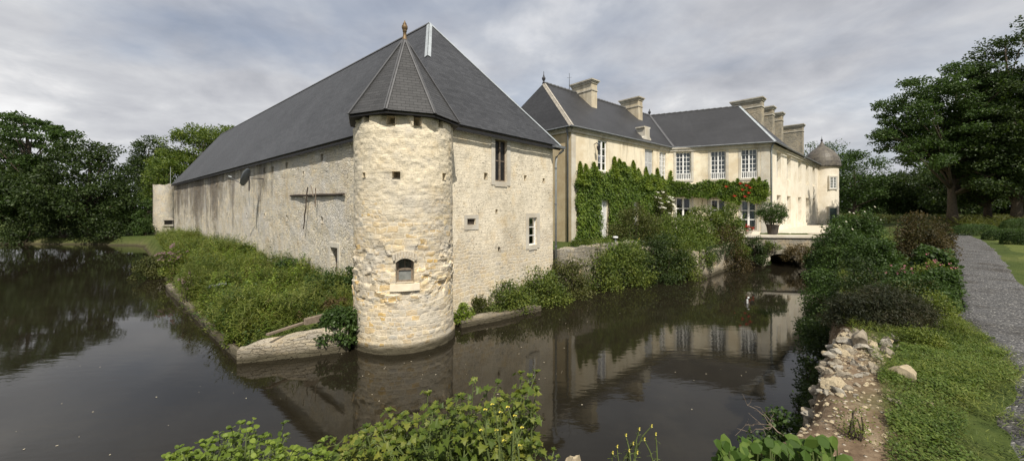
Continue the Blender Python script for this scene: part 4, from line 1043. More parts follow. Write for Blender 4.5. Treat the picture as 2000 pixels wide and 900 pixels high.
for k in range(n):
    (u, z), (u2, z2) = arch[k], arch[k+1]; g_ = .04
    o1 = lambda u, z: (um+(u-um)*1.2, zs_+(z-zs_)*1.24)
    t = lambda p, q_, s: (p[0]+(q_[0]-p[0])*s, p[1]+(q_[1]-p[1])*s)
    pa, pb = t((u,z),(u2,z2),g_), t((u,z),(u2,z2),1-g_); qa, qb = o1(*pa), o1(*pb)
    mb.hexa([Wb.p(*pa,-.2), Wb.p(*pb,-.2), Wb.p(*pb,.05), Wb.p(*pa,.05), Wb.p(*qa,-.2), Wb.p(*qb,-.2), Wb.p(*qb,.05), Wb.p(*qa,.05)])
mb.build('arch_ring', MT['oldwall'], bridge)
mb = MB(); mb.fbox(Wb, 0.3, Lb, ZB+.003, ZB+.13, -.45, .10); mb.build('coping', MT['ashlar'], bridge)
# ------------------------------------------------------------------ plants
def unit(v): return v/(np.linalg.norm(v, axis=-1, keepdims=True)+1e-9)
LEAF = {  # outlines in the leaf's own plane: x along the midrib, y across
 'diamond': np.array([(0,0),(.45,.30),(1,0),(.45,-.30)]),
 'blade': np.array([(0,-.04),(0,.04),(.6,.05),(1,0),(.6,-.05)]),
 'needle': np.array([(0,-.06),(.5,-.09),(1,0),(.5,.09)]),
 'oval': np.array([(0,0),(.2,.22),(.5,.30),(.8,.2),(1,0),(.8,-.2),(.5,-.30),(.2,-.22)]),
 'round': np.array([(0,0),(.15,.28),(.45,.42),(.8,.32),(1,0),(.8,-.32),(.45,-.42),(.15,-.28)]),
 'lobed': np.array([(0,0),(.02,.26),(-.12,.52),(.20,.44),(.36,.30),(.52,.52),(.62,.26),(1,0),(.62,-.26),(.52,-.52),(.36,-.30),(.20,-.44),(-.12,-.52),(.02,-.26)]),
}
def leaves(mb, pos, along, normal, size, kind='diamond', fold=.18, droop=.0):
    n = len(pos); P = LEAF[kind]; k = len(P)
    a = unit(along); nm = unit(normal - np.sum(normal*a, -1, keepdims=True)*a); b = np.cross(nm, a)
    s = np.broadcast_to(np.asarray(size, float), (n,))[:, None, None]
    h = np.abs(P[:, 1])*fold*2 - droop*P[:, 0]**2
    V = pos[:, None] + s*(P[None, :, 0, None]*a[:, None] + P[None, :, 1, None]*b[:, None] + h[None, :, None]*nm[:, None])
    mb.add(V.reshape(-1, 3), np.arange(n*k).reshape(n, k))
def rnd_dir(n, up=0.): v = rng.normal(size=(n, 3)); v[:, 2] += up; return unit(v)
def in_ell(n, shell=.5):
    v = rnd_dir(n); r = (rng.random(n)*(1-shell**3)+shell**3)**(1/3); return v*r[:, None]

def branch(mb, p0, p1, r0, r1, bend=.12, sides=6, n=6):
    p0, p1 = np.array(p0), np.array(p1); t = np.linspace(0, 1, n)[:, None]; l = np.linalg.norm(p1-p0)
    mid = rng.normal(size=3)*bend*l; mid[2] = abs(mid[2])*.3
    P = p0*(1-t)+p1*t + 4*t*(1-t)*mid*.5
    mb.tube(P, np.linspace(r0, r1, n), sides)

def foliage(mb, cen, clumps, per, rc, size, kind='diamond', flat=.65, up=.5, out=.6, shell=0., fold=.18):
    """leaf clumps: cen (n,3), each a ragged flattened cloud of leaves facing out and up"""
    n = len(cen)
    rcs = np.broadcast_to(np.asarray(rc, float), (n,))*rng.uniform(.7, 1.3, n)
    off = in_ell(n*per, shell)*np.array([1, 1, flat])
    pos = np.repeat(cen, per, 0)+off*np.repeat(rcs, per)[:, None]
    N_ = unit(rnd_dir(n*per)*.8 + np.array([0, 0, up]) + off*out)
    al = unit(rnd_dir(n*per)*.8 + off*.7 + np.array([0, 0, -.15]))
    leaves(mb, pos, al, N_, size*rng.uniform(.65, 1.25, n*per), kind, fold)

def tree(name, label, x, y, ells, trunk_r, nclump, per, rc, leaf, mat, group=None, z=None, kind='diamond', flat=.6, shell=.62, bark='bark', lean=(0, 0), cat='tree', forks=None, limbs=26):
    """tapered trunk, limbs out to the leaf clumps; crown = clumps spread through ellipsoids (dx,dy,z,rx,ry,rz)"""
    z0 = gz(x, y) if z is None else z
    root = empty(name, (x, y, z0), label, cat, group)
    base = np.array([x, y, z0])
    vol = np.array([e_[3]*e_[4]*e_[5] for e_ in ells])**.75; vol = vol/vol.sum()
    cs = []
    for e_, f_ in zip(ells, vol):
        m_ = max(3, int(nclump*f_)); c = in_ell(m_, shell)*np.array(e_[3:6])
        c *= (1+.22*(fbm(c[:, 0]*.5+x, c[:, 1]*.5, c[:, 2]*.5)-.5)*2)[:, None]
        cs.append(c+base+np.array(e_[:3]))
    cen = np.concatenate(cs)
    cen = cen[cen[:, 2] > z0+.3]
    tb = MB(); topz = max(e_[2]+e_[5]*.4 for e_ in ells); fz = min(e_[2]-e_[5]*.75 for e_ in ells); fz = max(fz, topz*.12)
    n = 9; t = np.linspace(0, 1, n)
    wig = np.stack([np.sin(t*3+x)*.03*topz*t+lean[0]*t, np.cos(t*2.3+y)*.03*topz*t+lean[1]*t, t*topz], 1)
    tp = base+wig; tp[0, 2] -= .3
    tr = trunk_r*(1-t*.86); tr[0] *= 1.5; tr[1] *= 1.08
    tb.tube(tp, tr, 9)
    for c in cen[rng.permutation(len(cen))[:limbs]]:
        ft = np.clip((c[2]-z0)*rng.uniform(.45, .75)/topz, fz/topz*.7, .92)
        p0 = np.array([np.interp(ft, t, tp[:, k]) for k in range(3)]); r0 = np.interp(ft, t, tr)*.55
        branch(tb, p0, c, r0, max(.012, r0*.15), .10, 5)
    tb.build('trunk', MT[bark], root, smooth=True)
    mb = MB(); foliage(mb, cen, len(cen), per, rc, leaf, kind, flat, .5, .6)
    mb.build('crown', MT[mat], root)
    return root

def blooms(pts, sz, mat, root, per=7):
    """one small many petalled bloom, then a copy of it at every point"""
    fb = MB(); c = rng.normal(size=(per, 3))*sz*.4; leaves(fb, np.array(pts[0])+c, rnd_dir(per, .2), rnd_dir(per), sz, 'round', .2)
    o = fb.build('flower', MT[mat], root)
    for p in pts[1:]:
        d = o.copy(); COL.objects.link(d); d.parent = root; d.location = Vector(np.array(p)-np.array(pts[0])); d.scale = (1, 1, 1)

def shrub(name, label, px, Y, p0, p1, ytop, mat, cat='shrub', leaf=.07, n=2600, nclump=60, group=None, x=None, z=None, depthf=.8, kind='diamond', rc=None, flat=.75, stems=12, twig='bark', lumps=None, up=.45, spread=1.0, flower=None, shell=.55, zlow=None):
    """shrub placed by survey: centre column px at distance Y, spanning columns p0-p1, top at row ytop"""
    x = X_(px, Y) if x is None else x
    z0 = gz(x, Y) if z is None else z
    r = RAD(p0, p1, Y)*1.14; zt = Z_(ytop, Y); h = max(.25, (zt-z0)*1.10)
    root = empty(name, (x, Y, z0), label, cat, group)
    base = np.array([x, Y, z0])
    c = in_ell(nclump, shell)
    c[:, 2] = np.abs(c[:, 2]) if zlow is None else c[:, 2]
    wob = 1+.35*(fbm(c[:, 0]*1.6+x, c[:, 1]*1.6+Y, c[:, 2]*1.6)-.5)*2
    cen = c*wob[:, None]*np.array([r*.86, r*depthf*.86, h*.84])+base
    if zlow is not None: cen[:, 2] = base[2]+zlow+(cen[:, 2]-base[2]+h)*.5*(h-zlow)/h
    rc = rc or max(.12, min(r, h)*.25)
    st = MB()
    for k in rng.permutation(len(cen))[:stems]:
        branch(st, base+np.array([rng.normal()*.12*r, rng.normal()*.12*r, -.1]), cen[k], .012+.012*h, .005, .15, 4, 5)
    st.build('stems', MT[twig], root)
    mb = MB(); foliage(mb, cen, nclump, max(4, n//nclump), rc, leaf, kind, flat, up, 1.0)
    mb.build('foliage', MT[mat], root)
    if flower:
        fm_, cnt, sz, zmin = flower
        k = cen[cen[:, 2] > base[2]+zmin*h]; k = k[rng.integers(0, len(k), cnt)]+rng.normal(size=(cnt, 3))*rc*.55
        k += np.array([0, -rc*.5, rc*.35])
        blooms(k, sz, fm_, root)
    return root

def climber(name, label, W, polys, n, leaf, mat, cat='climber', w=(.05, .35), kind='diamond', hang=.5, tips=None, parent=None, flower=None, group=None, holes=(), lump=.25):
    """leaves over a wall area given as polygons of (u, z) on that wall"""
    P0 = [np.array(p, float) for p in polys]
    c = np.mean(np.concatenate(P0), 0); o3 = W.p(c[0], min(p[:, 1].min() for p in P0), .1)
    root = empty(name, tuple(o3), label, cat, group)
    ar = np.array([abs(np.sum(p[:, 0]*np.roll(p[:, 1], 1)-p[:, 1]*np.roll(p[:, 0], 1)))/2 for p in P0]); tot = ar.sum()
    mb = MB(); st = MB(); keepers = []
    for p, a_ in zip(P0, ar):
        m_ = int(n*a_/tot); lo, hi = p.min(0), p.max(0)
        q_ = rng.random((m_*4, 2))*(hi-lo)+lo
        qn = q_+ (np.stack([fbm(q_[:, 0]*2.5, q_[:, 1]*2.5, 1), fbm(q_[:, 0]*2.5, q_[:, 1]*2.5, 7)], 1)-.5)*lump*2
        k = sdist(qn[:, 0], qn[:, 1], p) < 0
        for h_ in holes: k &= ~((q_[:, 0] > h_[0]) & (q_[:, 0] < h_[1]) & (q_[:, 1] > h_[2]) & (q_[:, 1] < h_[3]))
        q_ = q_[k][:m_]
        thick = .35+.65*fbm(q_[:, 0]*1.3, q_[:, 1]*1.3, 11)
        ww = w[0]+(w[1]-w[0])*np.sqrt(rng.random(len(q_)))*thick
        pos = W.P(q_[:, 0], q_[:, 1], ww)
        n3 = np.array([W.n[0], W.n[1], 0.]); d3 = np.array([W.d[0], W.d[1], 0.])
        al = unit(np.array([0, 0, -1.])*hang+rnd_dir(len(q_))*.75+n3*.25); nm = unit(n3*1.0+np.array([0, 0, .55])+rnd_dir(len(q_))*.6)
        leaves(mb, pos, al, nm, leaf*rng.uniform(.65, 1.25, len(q_)), kind, .15)
        keepers.append(pos)
        for _ in range(10):
            u_ = rng.uniform(lo[0], hi[0]); zt = rng.uniform(lo[1], hi[1])
            if len(q_) and sdist(np.array([u_]), np.array([zt]), p)[0] < 0: st.tube([W.p(u_+rng.normal()*.2, lo[1], .03), W.p(u_, (lo[1]+zt)/2, .05), W.p(u_+.1, zt, .06)], [.02, .014, .006], 5)
    if st.n: st.build('stems', MT['bark'], root)
    mb.build('foliage', MT[mat], root)
    if tips:
        tm, tl = tips; t_ = MB()
        for (u_, z0_, z1_, wd_) in tl:
            m_ = int(420*(z1_-z0_)*wd_/.5)+90; s = rng.random(m_); z_ = z0_+(z1_-z0_)*s; uu = u_+rng.normal(size=m_)*wd_*.42*(1.05-s)
            pos = W.P(uu, z_, .08+.42*rng.random(m_)*(1.1-s))
            al = unit(np.array([0, 0, .35])+rnd_dir(m_)*.7+n3*.5); leaves(t_, pos, al, unit(n3+np.array([0, 0, .6])+rnd_dir(m_)*.5), leaf*rng.uniform(.6, 1.1, m_), kind, .15)
        t_.build('young_shoots', MT[tm], root)
    if flower:
        fm_, spots, sz = flower; blooms(np.array([W.p(u_, z_, w[1]*1.12) for u_, z_ in spots]), sz, fm_, root, 9)
    return root

# ---- trees across the water on the left
tree('spreading_tree', 'tall airy tree with layered crown above the far left pond bank', X_(55, 44), 44,
     [(.5,0,13.2,3.0,3,1.1),(3.4,-1,11.6,2.8,3,.9),(-3.6,1,11.4,3.2,3,1.2),(-4,1,8.6,3.6,4,1.8),(-1,0,6,4.2,4,2.4),(5.0,-1,9.8,1.6,2,.8),(1.5,0,4,3.6,4,2.4),(2,0,8.4,2.4,3,1.0)], .34, 220, 115, .80, .30, 'lf_mid', flat=.38, shell=.4, limbs=60)
tree('dense_tree', 'dark bushy tree leaning over the water left of the barn', X_(172, 42.5), 42.6,
     [(0,0,5.6,3.0,4.4,4.4),(2.2,-1,4.0,2.0,3,3.0),(-2.4,-1,4.4,2.6,3,3.4),(0,0,9.0,1.9,2.4,1.5)], .32, 210, 100, 1.0, .28, 'lf_dark', flat=.6, shell=.7)
tree('bankside_tree', 'broad dark tree at the left edge beyond the open water', X_(-40, 43), 43.5,
     [(0,0,6.0,5.5,4,4.6),(5.5,-1,4.6,3.8,3,3.2)], .3, 170, 95, 1.05, .3, 'lf_dark', flat=.55, shell=.7)
tree('low_willow', 'lighter low tree between the dark bushy tree and the turret', X_(246, 44), 45,
     [(0,0,2.6,1.3,2.6,2.0),(-1.2,-.5,2.2,1.6,2,1.8)], .16, 70, 90, .8, .24, 'lf_mid', flat=.6, shell=.65)
tree('round_tree', 'round dark evergreen tree standing beyond the meadow', X_(293, 78), 78,
     [(0,0,13.2,2.5,2.8,3.4),(-1.3,0,9.6,2.2,3,3.2),(1.2,0,7.6,2.6,3,4.2)], .4, 150, 110, 1.0, .34, 'lf_dark', flat=.7, shell=.75)
tree('light_tree', 'pale green tall tree rising behind the far end of the barn roof', X_(398, 66), 66,
     [(0,0,12.0,5.6,5,4.8),(3.6,0,14.2,3.6,4,2.6),(-4.2,0,9.0,3.6,4,4.2)], .45, 230, 95, 1.15, .36, 'lf_light', flat=.55, shell=.6)
tree('young_tree', 'loose young tree in front of the pale tree behind the turret', X_(330, 58), 58,
     [(0,0,7.0,2.6,2.6,3.4),(-.8,0,4.4,2.6,2.4,2.6)], .2, 90, 80, .85, .3, 'lf_light', flat=.55, shell=.5)
for k, (px, Y, p0, p1, yt, mt_, lb) in enumerate([
    (40, 41.9, -10, 95, 425, 'lf_dark', 'low bush at the waterline under the tall airy tree'),
    (125, 42.1, 75, 180, 420, 'lf_dark', 'dark bush hanging over the water under the dense tree'),
    (212, 41.4, 155, 266, 415, 'lf_dark', 'dark bush at the water end under the low willow'),
    (275, 43, 250, 305, 412, 'lf_mid', 'bush beside the small stone turret')]):
    shrub('bank_bush', lb, px, Y, p0, p1, yt, mt_, 'bush', .2, 3000, 60, 'bushes along the far bank')
mb = MB(); p = np.array([X_(333, 52), 52, gz(X_(333, 52), 52)]); mb.tube([p, p+[0,0,8.6]], [.05,.03], 6)
tag(mb.build('mast', MT['zinc'], origin=p), 'thin grey mast standing behind the stone turret', 'mast')

# ---- trees on the right and behind the house
tree('leaning_tree', 'large tree with open crown leaning left over the gravel path', X_(1862, 37), 37,
     [(-2.2,0,10.8,4.3,4,3.8),(.8,0,12.8,3.4,3.6,3.2),(-4.2,0,8.8,2.8,3,2.2),(2.4,0,9.0,2.6,3,2.8),(-1,0,8,3,3,2),(-3.4,-.5,6.6,2.2,2.4,1.4),(2.2,0,5.8,2.6,3,2.0)], .36, 340, 170, .78, .22, 'lf_mid', flat=.45, shell=.45, limbs=60)
tree('great_tree', 'tallest dense tree at the right edge of the lawn', X_(1985, 35), 35,
     [(1.2,0,10.2,4.8,4.6,5.4),(2.0,0,15.2,4.2,4,4.0),(-1.8,0,8.0,3.0,3,3.6),(4,0,7,4,4,5),(1,-.5,4.6,3.4,3,2.4),(-2.4,0,4.4,2.2,2,1.6)], .34, 480, 140, .88, .23, 'lf_dark', flat=.55, shell=.55, limbs=50)
tree('companion_tree', 'dark tree with bare trunk between the leaning and the tallest tree', X_(1930, 39), 39,
     [(0,0,9.0,3.4,3.4,4.0),(1.0,0,12.5,3.0,3,3.0),(0,0,5.6,3.2,3,2.6),(-1.5,.5,3.6,2.2,2,1.6)], .28, 270, 120, .85, .25, 'lf_dark', flat=.55, shell=.6)
for px, Y, s, h_, mt_, lb in ((1600, 74, 5.2, 15.6, 'lf_mid', 'tall tree whose top shows behind the round tower roof'),
    (1668, 64, 4.2, 11.6, 'lf_mid', 'full green tree right of the round tower'),
    (1712, 80, 4.0, 7.2, 'lf_dark', 'small dark tree in the gap below the leaning crown'),
    (1785, 60, 4.2, 8.2, 'lf_dark', 'low dark tree behind the russet shrub'),
    (1820, 58, 4.4, 8.6, 'lf_dark', 'low green tree behind the leaning trunk'),
    (1862, 52, 4.0, 8.0, 'lf_dark', 'dark bushy tree directly behind the leaning trunk'),
    (1745, 70, 4.4, 8.2, 'lf_dark', 'dark tree left of the low tree behind the russet shrub'),
    (1905, 60, 4.5, 9.0, 'lf_dark', 'dark tree closing the view behind the bare trunk'),
    (1960, 56, 4.6, 9.5, 'lf_dark', 'dark tree closing the view behind the hedges'),
    (2040, 52, 5.0, 10.5, 'lf_dark', 'dark tree at the far right behind the tallest tree')):
    tree('woodland_tree', lb, X_(px, Y), Y, [(0,0,h_*.62,s,s,h_*.36),(s*.3,0,h_*.36,s*.95,s,h_*.3)], .28, 130, 85, s*.26, .32, mt_, 'trees beyond the lawn and house', flat=.6, shell=.65)
mb = MB(); c = np.stack([rng.uniform(35, 240, 900), rng.uniform(88, 110, 900), rng.uniform(2.5, 6.5, 900)], 1); foliage(mb, c, 900, 22, 1.9, .8, flat=.7)
c = np.stack([rng.uniform(-200, -40, 900), rng.uniform(95, 125, 900), rng.uniform(2.5, 7.5, 900)], 1); foliage(mb, c, 900, 22, 2.0, .8, flat=.7)
tag(mb.build('distant_wood', MT['lf_dark']), 'distant dark line of woods closing the horizon', 'wood', kind='stuff')
# clipped hedges at the lawn's far side
for px, Y, wd, h_, lb in ((1905, 24, 1.35, .72, 'long low clipped hedge below the tree trunks'), (1964, 20.6, .95, .62, 'middle rounded clipped hedge on the lawn'), (1999, 18, .7, .72, 'nearest clipped hedge cut by the picture edge'), (1992, 25, 1.1, 1.1, 'taller loose hedge behind the rounded one')):
    x = X_(px, Y); z0 = gz(x, Y); root = empty('clipped_hedge', (x, Y, z0), lb, 'hedge', 'clipped hedges on the lawn')
    n = 9000; v = in_ell(n, .88); v = np.sign(v)*np.abs(v)**.72; v[:, 2] = np.abs(v[:, 2])
    pos = np.array([x, Y, z0])+v*np.array([wd, .6, h_]); mb = MB(); leaves(mb, pos, rnd_dir(n), unit(v+rnd_dir(n)*.6), .06*rng.uniform(.7, 1.2, n)); mb.build('foliage', MT['lf_mid'], root)
    st = MB()
    for k in range(6): branch(st, (x+rng.normal()*.3, Y+rng.normal()*.15, z0-.05), (x+rng.normal()*.5, Y, z0+h_*.7), .02, .008, .1, 4, 4)
    st.build('stems', MT['bark'], root)

# ---- shrubs on the right bank
S = shrub
S('green_shrub', 'tall leafy shrub by the bridge end with pale flowers', 1672, 17.5, 1612, 1738, 402, 'lf_mid', n=7000, nclump=110, leaf=.10, flower=('whitefl', 16, .035, .4))
S('green_shrub', 'leafy shrub standing at the bridge end over the water', 1612, 18.5, 1575, 1655, 452, 'lf_mid', n=5200, nclump=80, leaf=.09, z=.8)
S('russet_shrub', 'wide russet brown shrub beside the gravel path', 1795, 12.6, 1724, 1864, 413, 'lf_red', n=12000, nclump=150, leaf=.06, depthf=.6)
S('russet_shrub', 'smaller russet shrub behind the wide one at the path end', 1834, 16.5, 1796, 1872, 424, 'lf_red', n=3600, nclump=70, leaf=.075)
S('green_shrub', 'big dark green shrub at the moat edge before the bridge', 1642, 12.0, 1572, 1718, 438, 'lf_mid', n=12000, nclump=150, leaf=.07, z=1.0)
S('green_shrub', 'bushy shrub between the moat shrub and the russet one', 1706, 10.2, 1645, 1772, 448, 'lf_mid', n=9000, nclump=120, leaf=.06)
S('overhanging_shrub', 'dark shrub arching over the water below the big moat shrub', 1620, 9.0, 1552, 1695, 508, 'lf_mid', n=12000, nclump=140, leaf=.05, z=.7)
S('green_shrub', 'broad leaved plant under the russet shrub at the path edge', 1818, 9.7, 1766, 1866, 468, 'lf_mid', n=4200, nclump=70, leaf=.08, kind='oval')
S('flowering_plant', 'pink valerian flowering in front of the broad leaved plant', 1752, 7.9, 1716, 1792, 512, 'lf_mid', 'flower', n=2600, nclump=50, leaf=.045, flower=('pink', 12, .022, .55))
S('flowering_plant', 'faded pink flower clump at the gravel edge', 1818, 8.1, 1776, 1858, 506, 'lf_weed', 'flower', n=2600, nclump=50, leaf=.045, flower=('pink', 14, .022, .6))
S('green_shrub', 'mixed green undergrowth below the pink valerian', 1792, 6.5, 1722, 1858, 540, 'lf_olive', n=9000, nclump=120, leaf=.035)
S('green_shrub', 'dark spreading shrub between valerian and water', 1690, 7.9, 1606, 1775, 496, 'lf_dark', n=12000, nclump=150, leaf=.045, z=1.6)
S('weed_clump', 'yellow green weeds at the gravel edge above the juniper', 1828, 5.75, 1778, 1872, 572, 'lf_weed', 'weed', n=4200, nclump=80, leaf=.03)
S('green_shrub', 'dense low undergrowth just above the juniper', 1785, 6.6, 1690, 1872, 536, 'lf_mid', n=11000, nclump=150, leaf=.04)
S('green_shrub', 'leafy green edge plant leaning over the gravel', 1838, 7.4, 1792, 1876, 520, 'lf_mid', n=5200, nclump=90, leaf=.05, kind='oval')
S('juniper', 'low dark spreading juniper above the rubble stones', 1722, 5.6, 1586, 1856, 556, 'lf_juniper', n=34000, nclump=280, leaf=.055, kind='needle', flat=.4, depthf=.5, rc=.17, up=.7)
S('overhanging_shrub', 'dark leafy shrub at the foot of the juniper over the water', 1606, 6.3, 1548, 1668, 580, 'lf_dark', n=9500, nclump=120, leaf=.04, z=.6)
S('overhanging_shrub', 'dark ivy mound on the bank face below the rubble', 1606, 5.3, 1566, 1650, 664, 'lf_dark', n=6500, nclump=80, leaf=.038, z=.2)
S('overhanging_shrub', 'small ivy tuft at the bank foot near the soil edge', 1582, 4.5, 1556, 1608, 752, 'lf_dark', n=2400, nclump=40, leaf=.034, z=.5)
S('weed_clump', 'tall fresh green weed clump beside the rubble stones', 1800, 4.7, 1756, 1846, 655, 'lf_weed', 'weed', n=5200, nclump=110, leaf=.026, up=.2)
S('weed_clump', 'grassy weed tuft between the clover and the gravel', 1868, 5.2, 1830, 1904, 640, 'lf_weed', 'weed', n=3200, nclump=70, leaf=.035, up=.2, kind='blade')
S('weed_clump', 'little weed tuft on the bare soil patch', 1672, 2.85, 1652, 1694, 858, 'lf_weed', 'weed', n=420, nclump=16, leaf=.018)
S('fern_bush', 'small leafy bush on the bank below the soil edge', 1527, 3.9, 1494, 1566, 780, 'lf_mid', 'bush', n=2600, nclump=46, leaf=.04, kind='oval', z=.9)
S('fern_bush', 'leafy tuft among dry twigs low on the bank', 1478, 3.8, 1440, 1504, 818, 'lf_mid', 'bush', n=1900, nclump=40, leaf=.04, kind='oval', z=.9)
S('fern_bush', 'dark undergrowth filling the hollow under the soil edge', 1524, 3.5, 1464, 1572, 828, 'lf_dark', 'bush', n=5200, nclump=70, leaf=.035, z=.5)

# ---- shrubs along the terrace and the moat under the house
S('yellow_weed', 'yellow green weed tuft at the foot of the stone tower', 905, 12.9, 886, 932, 592, 'lf_bright', 'weed', n=825, nclump=30, leaf=0.091, z=.1)
S('moat_shrub', 'small dull shrub at the waterline under the vent', 938, 13.6, 915, 962, 575, 'lf_olive', n=1800, nclump=50, leaf=0.078, z=.0)
S('moat_shrub', 'dark green shrub at the waterline under the gable', 992, 14.6, 942, 1050, 545, 'lf_terr', n=6750, nclump=120, leaf=0.085, z=-.1)
S('moat_shrub', 'broad shrub hiding the foot of the barn gable', 1052, 15.9, 992, 1116, 512, 'lf_terr', n=8250, nclump=140, leaf=0.091, z=-.1)
S('moat_shrub', 'olive shrub below the barn downpipe', 1108, 17.2, 1056, 1164, 494, 'lf_olive', n=6750, nclump=120, leaf=0.091, z=-.1)
S('moat_shrub', 'tall mixed shrub against the mossy garden wall', 1160, 18.7, 1100, 1222, 468, 'lf_terr', n=7500, nclump=130, leaf=0.098, z=-.1)
S('moat_shrub', 'green shrub at the water under the garden wall end', 1215, 19.7, 1156, 1280, 466, 'lf_terr', n=7500, nclump=130, leaf=0.098, z=-.1)
S('yew_shrub', 'large dark shrub where the garden wall ends', 1278, 20.9, 1218, 1346, 448, 'lf_dark', n=9750, nclump=150, leaf=0.104, z=-.1)
S('terrace_shrub', 'low green planting along the foot of the creeper', 1152, 22.6, 1104, 1208, 466, 'lf_terr', n=3900, nclump=90, leaf=0.104)
S('terrace_shrub', 'dark shrub above the garden wall under the creeper', 1242, 23.9, 1188, 1300, 402, 'lf_olive', n=8250, nclump=140, leaf=0.111)
S('terrace_shrub', 'yellow green shrub in the middle of the terrace', 1330, 24.0, 1262, 1398, 412, 'lf_light', n=10500, nclump=160, leaf=0.111)
S('terrace_shrub', 'tall dark shrub in front of the lower house windows', 1378, 26.2, 1330, 1428, 394, 'lf_terr', n=8250, nclump=140, leaf=0.111)
S('terrace_shrub', 'bright climbing shrub left of the glazed door', 1422, 26.6, 1382, 1452, 392, 'lf_light', n=6000, nclump=110, leaf=0.111)
S('terrace_shrub', 'russet tipped shrub above the quay wall', 1418, 24.6, 1362, 1468, 434, 'lf_red', n=6750, nclump=120, leaf=0.098)
S('terrace_shrub', 'green shrub spilling over the pale wall corner', 1335, 22.3, 1286, 1388, 452, 'lf_light', n=7125, nclump=120, leaf=0.104, z=.7)
S('moat_shrub', 'dark overgrown mass on the terrace wall left of its pale corner', 1318, 21.2, 1262, 1362, 462, 'lf_terr', n=7500, nclump=130, leaf=0.098, z=-.1)
S('moat_shrub', 'pale green shrub spilling over the middle of the garden wall', 1190, 19.9, 1150, 1236, 462, 'lf_light', n=5200, nclump=90, leaf=.10, z=.9)
S('moat_shrub', 'light green shrub hanging over the quay wall near the bridge', 1438, 25.0, 1408, 1466, 474, 'lf_light', n=3600, nclump=70, leaf=.10, z=.9)
S('terrace_shrub', 'dark shrub standing between quay wall and bridge', 1472, 26.0, 1444, 1504, 458, 'lf_dark', n=4500, nclump=90, leaf=0.104, z=.2)
S('bridge_weed', 'drying brown weeds on the bridge face beside the arch', 1562, 25.3, 1530, 1600, 472, 'lf_brown', 'weed', n=2250, nclump=60, leaf=0.104, z=.5)
S('bridge_weed', 'green weeds hanging at the bridge crown', 1505, 26.1, 1488, 1528, 466, 'lf_terr', 'weed', n=900, nclump=30, leaf=0.091, z=1.0)
S('bridge_weed', 'brown green bush between the arch and the right bank', 1600, 24.6, 1568, 1640, 478, 'lf_olive', 'weed', n=2700, nclump=60, leaf=0.104, z=.3)
Wq = Wall((10.6, 21.35), (4.7, 4.6), (.7, -.7))
climber('trailing_ivy', 'dark ivy trailing down the pale quay wall', Wq, [[(.2,.9),(.9,.25),(1.5,1.0),(2.4,.7),(3.0,1.1),(4.2,.65),(5,1.0),(6.3,.5),(6.4,1.8),(0,1.8)]], 2600, .085, 'lf_dark', w=(.1, .4))
Wg = Wall((1.95+.25, 17.2-.28), (4.95, 4.3), (.65, -.75))
climber('wall_ivy', 'green ivy hanging over the garden wall', Wg, [[(3.4,.7),(4.4,.9),(5.6,.6),(6.3,.9),(6.3,2.25),(3.2,2.25)]], 2000, .085, 'lf_creeper', w=(.02, .25))

# ---- creeper on the house
def uzs(W, pts): return [W.uz(*p) for p in pts]
cp = uzs(Wa, [(1119,473),(1126,440),(1123,400),(1122,350),(1130,338),(1150,330),(1163,337),(1186,336),(1200,318),(1215,322),(1232,332),(1248,342),(1262,340),(1282,348),(1305,350),(1305,440),(1260,450),(1200,470)])
tp_ = []
for px, y0, y1, wd in ((1130,362,318,.7),(1141,345,322,.4),(1157,345,318,.55),(1163,350,330,.4),(1197,352,308,.9),(1207,335,312,.6),(1216,340,318,.6),(1234,355,315,.7),(1244,350,330,.4),(1259,372,328,.9),(1270,356,340,.5),(1281,372,330,.8),(1290,360,345,.4)):
    u_, za_ = Wa.uz(px, y0); _, zb_ = Wa.uz(px, y1); tp_.append((u_, za_, zb_, wd))
climber('virginia_creeper', 'thick green creeper with bright young tips on the house wing', Wa, [cp], 30000, .16, 'lf_creeper', w=(.05, .45), tips=('lf_bright', tp_), holes=[(dW1[0]-.02, dW1[1]+.02, 1.9, 4.6), (dW2[0]-.02, dW2[1]+.04, 2.6, 4.5)], hang=.9)
l2 = np.linalg.norm(Cn-Mp)
Wfs = Wall(Vp, Cn-Vp, (0, -1)); lt = np.linalg.norm(Cn-Vp)
band_ = uzs(Wfs, [(1306,350),(1330,354),(1352,362),(1380,352),(1410,352),(1440,356),(1470,356),(1494,352),(1500,362),(1494,380),(1480,392),(1446,390),(1440,400),(1400,384),(1380,386),(1352,384),(1318,384),(1306,400)])
tips2 = []
for px, y0, y1, wd in ((1470,375,350,.7),(1482,380,348,.6),(1493,385,358,.5),(1488,395,368,.5),(1474,398,380,.5),(1310,360,335,.4),(1440,362,350,.3)):
    u_, za_ = Wfs.uz(px, y0); _, zb_ = Wfs.uz(px, y1); tips2.append((u_, za_, zb_, wd))
fl = [Wfs.uz(px, py) for px, py in ((1443,358),(1455,362),(1459,376),(1462,366),(1416,364),(1432,382),(1452,383),(1447,370))]
climber('flowering_climber', 'dark climber with red trumpet flowers under the upper windows', Wfs, [band_], 12000, .16, 'lf_creeper', w=(.08, .5), tips=('lf_bright', tips2), flower=('red', fl, .11))
Wv = Wall(Vp-np.array([.1, .5]), (1, 0), (0, -1))
S('rambling_rose', 'rambling rose with white blooms in the inner corner', 1298, 32.2, 1276, 1322, 352, 'lf_olive', 'rose', n=3800, nclump=90, leaf=.12, z=1.7, depthf=.5, flower=('whitefl', 34, .10, .35))
pot = S('potted_shrub', 'round clipped shrub in a large dark tub on the bridge terrace', 1509, 29.6, 1478, 1539, 399, 'lf_mid', n=6500, nclump=100, leaf=.10, z=1.9, zlow=.75, depthf=.95, flower=('whitefl', 16, .06, .2))
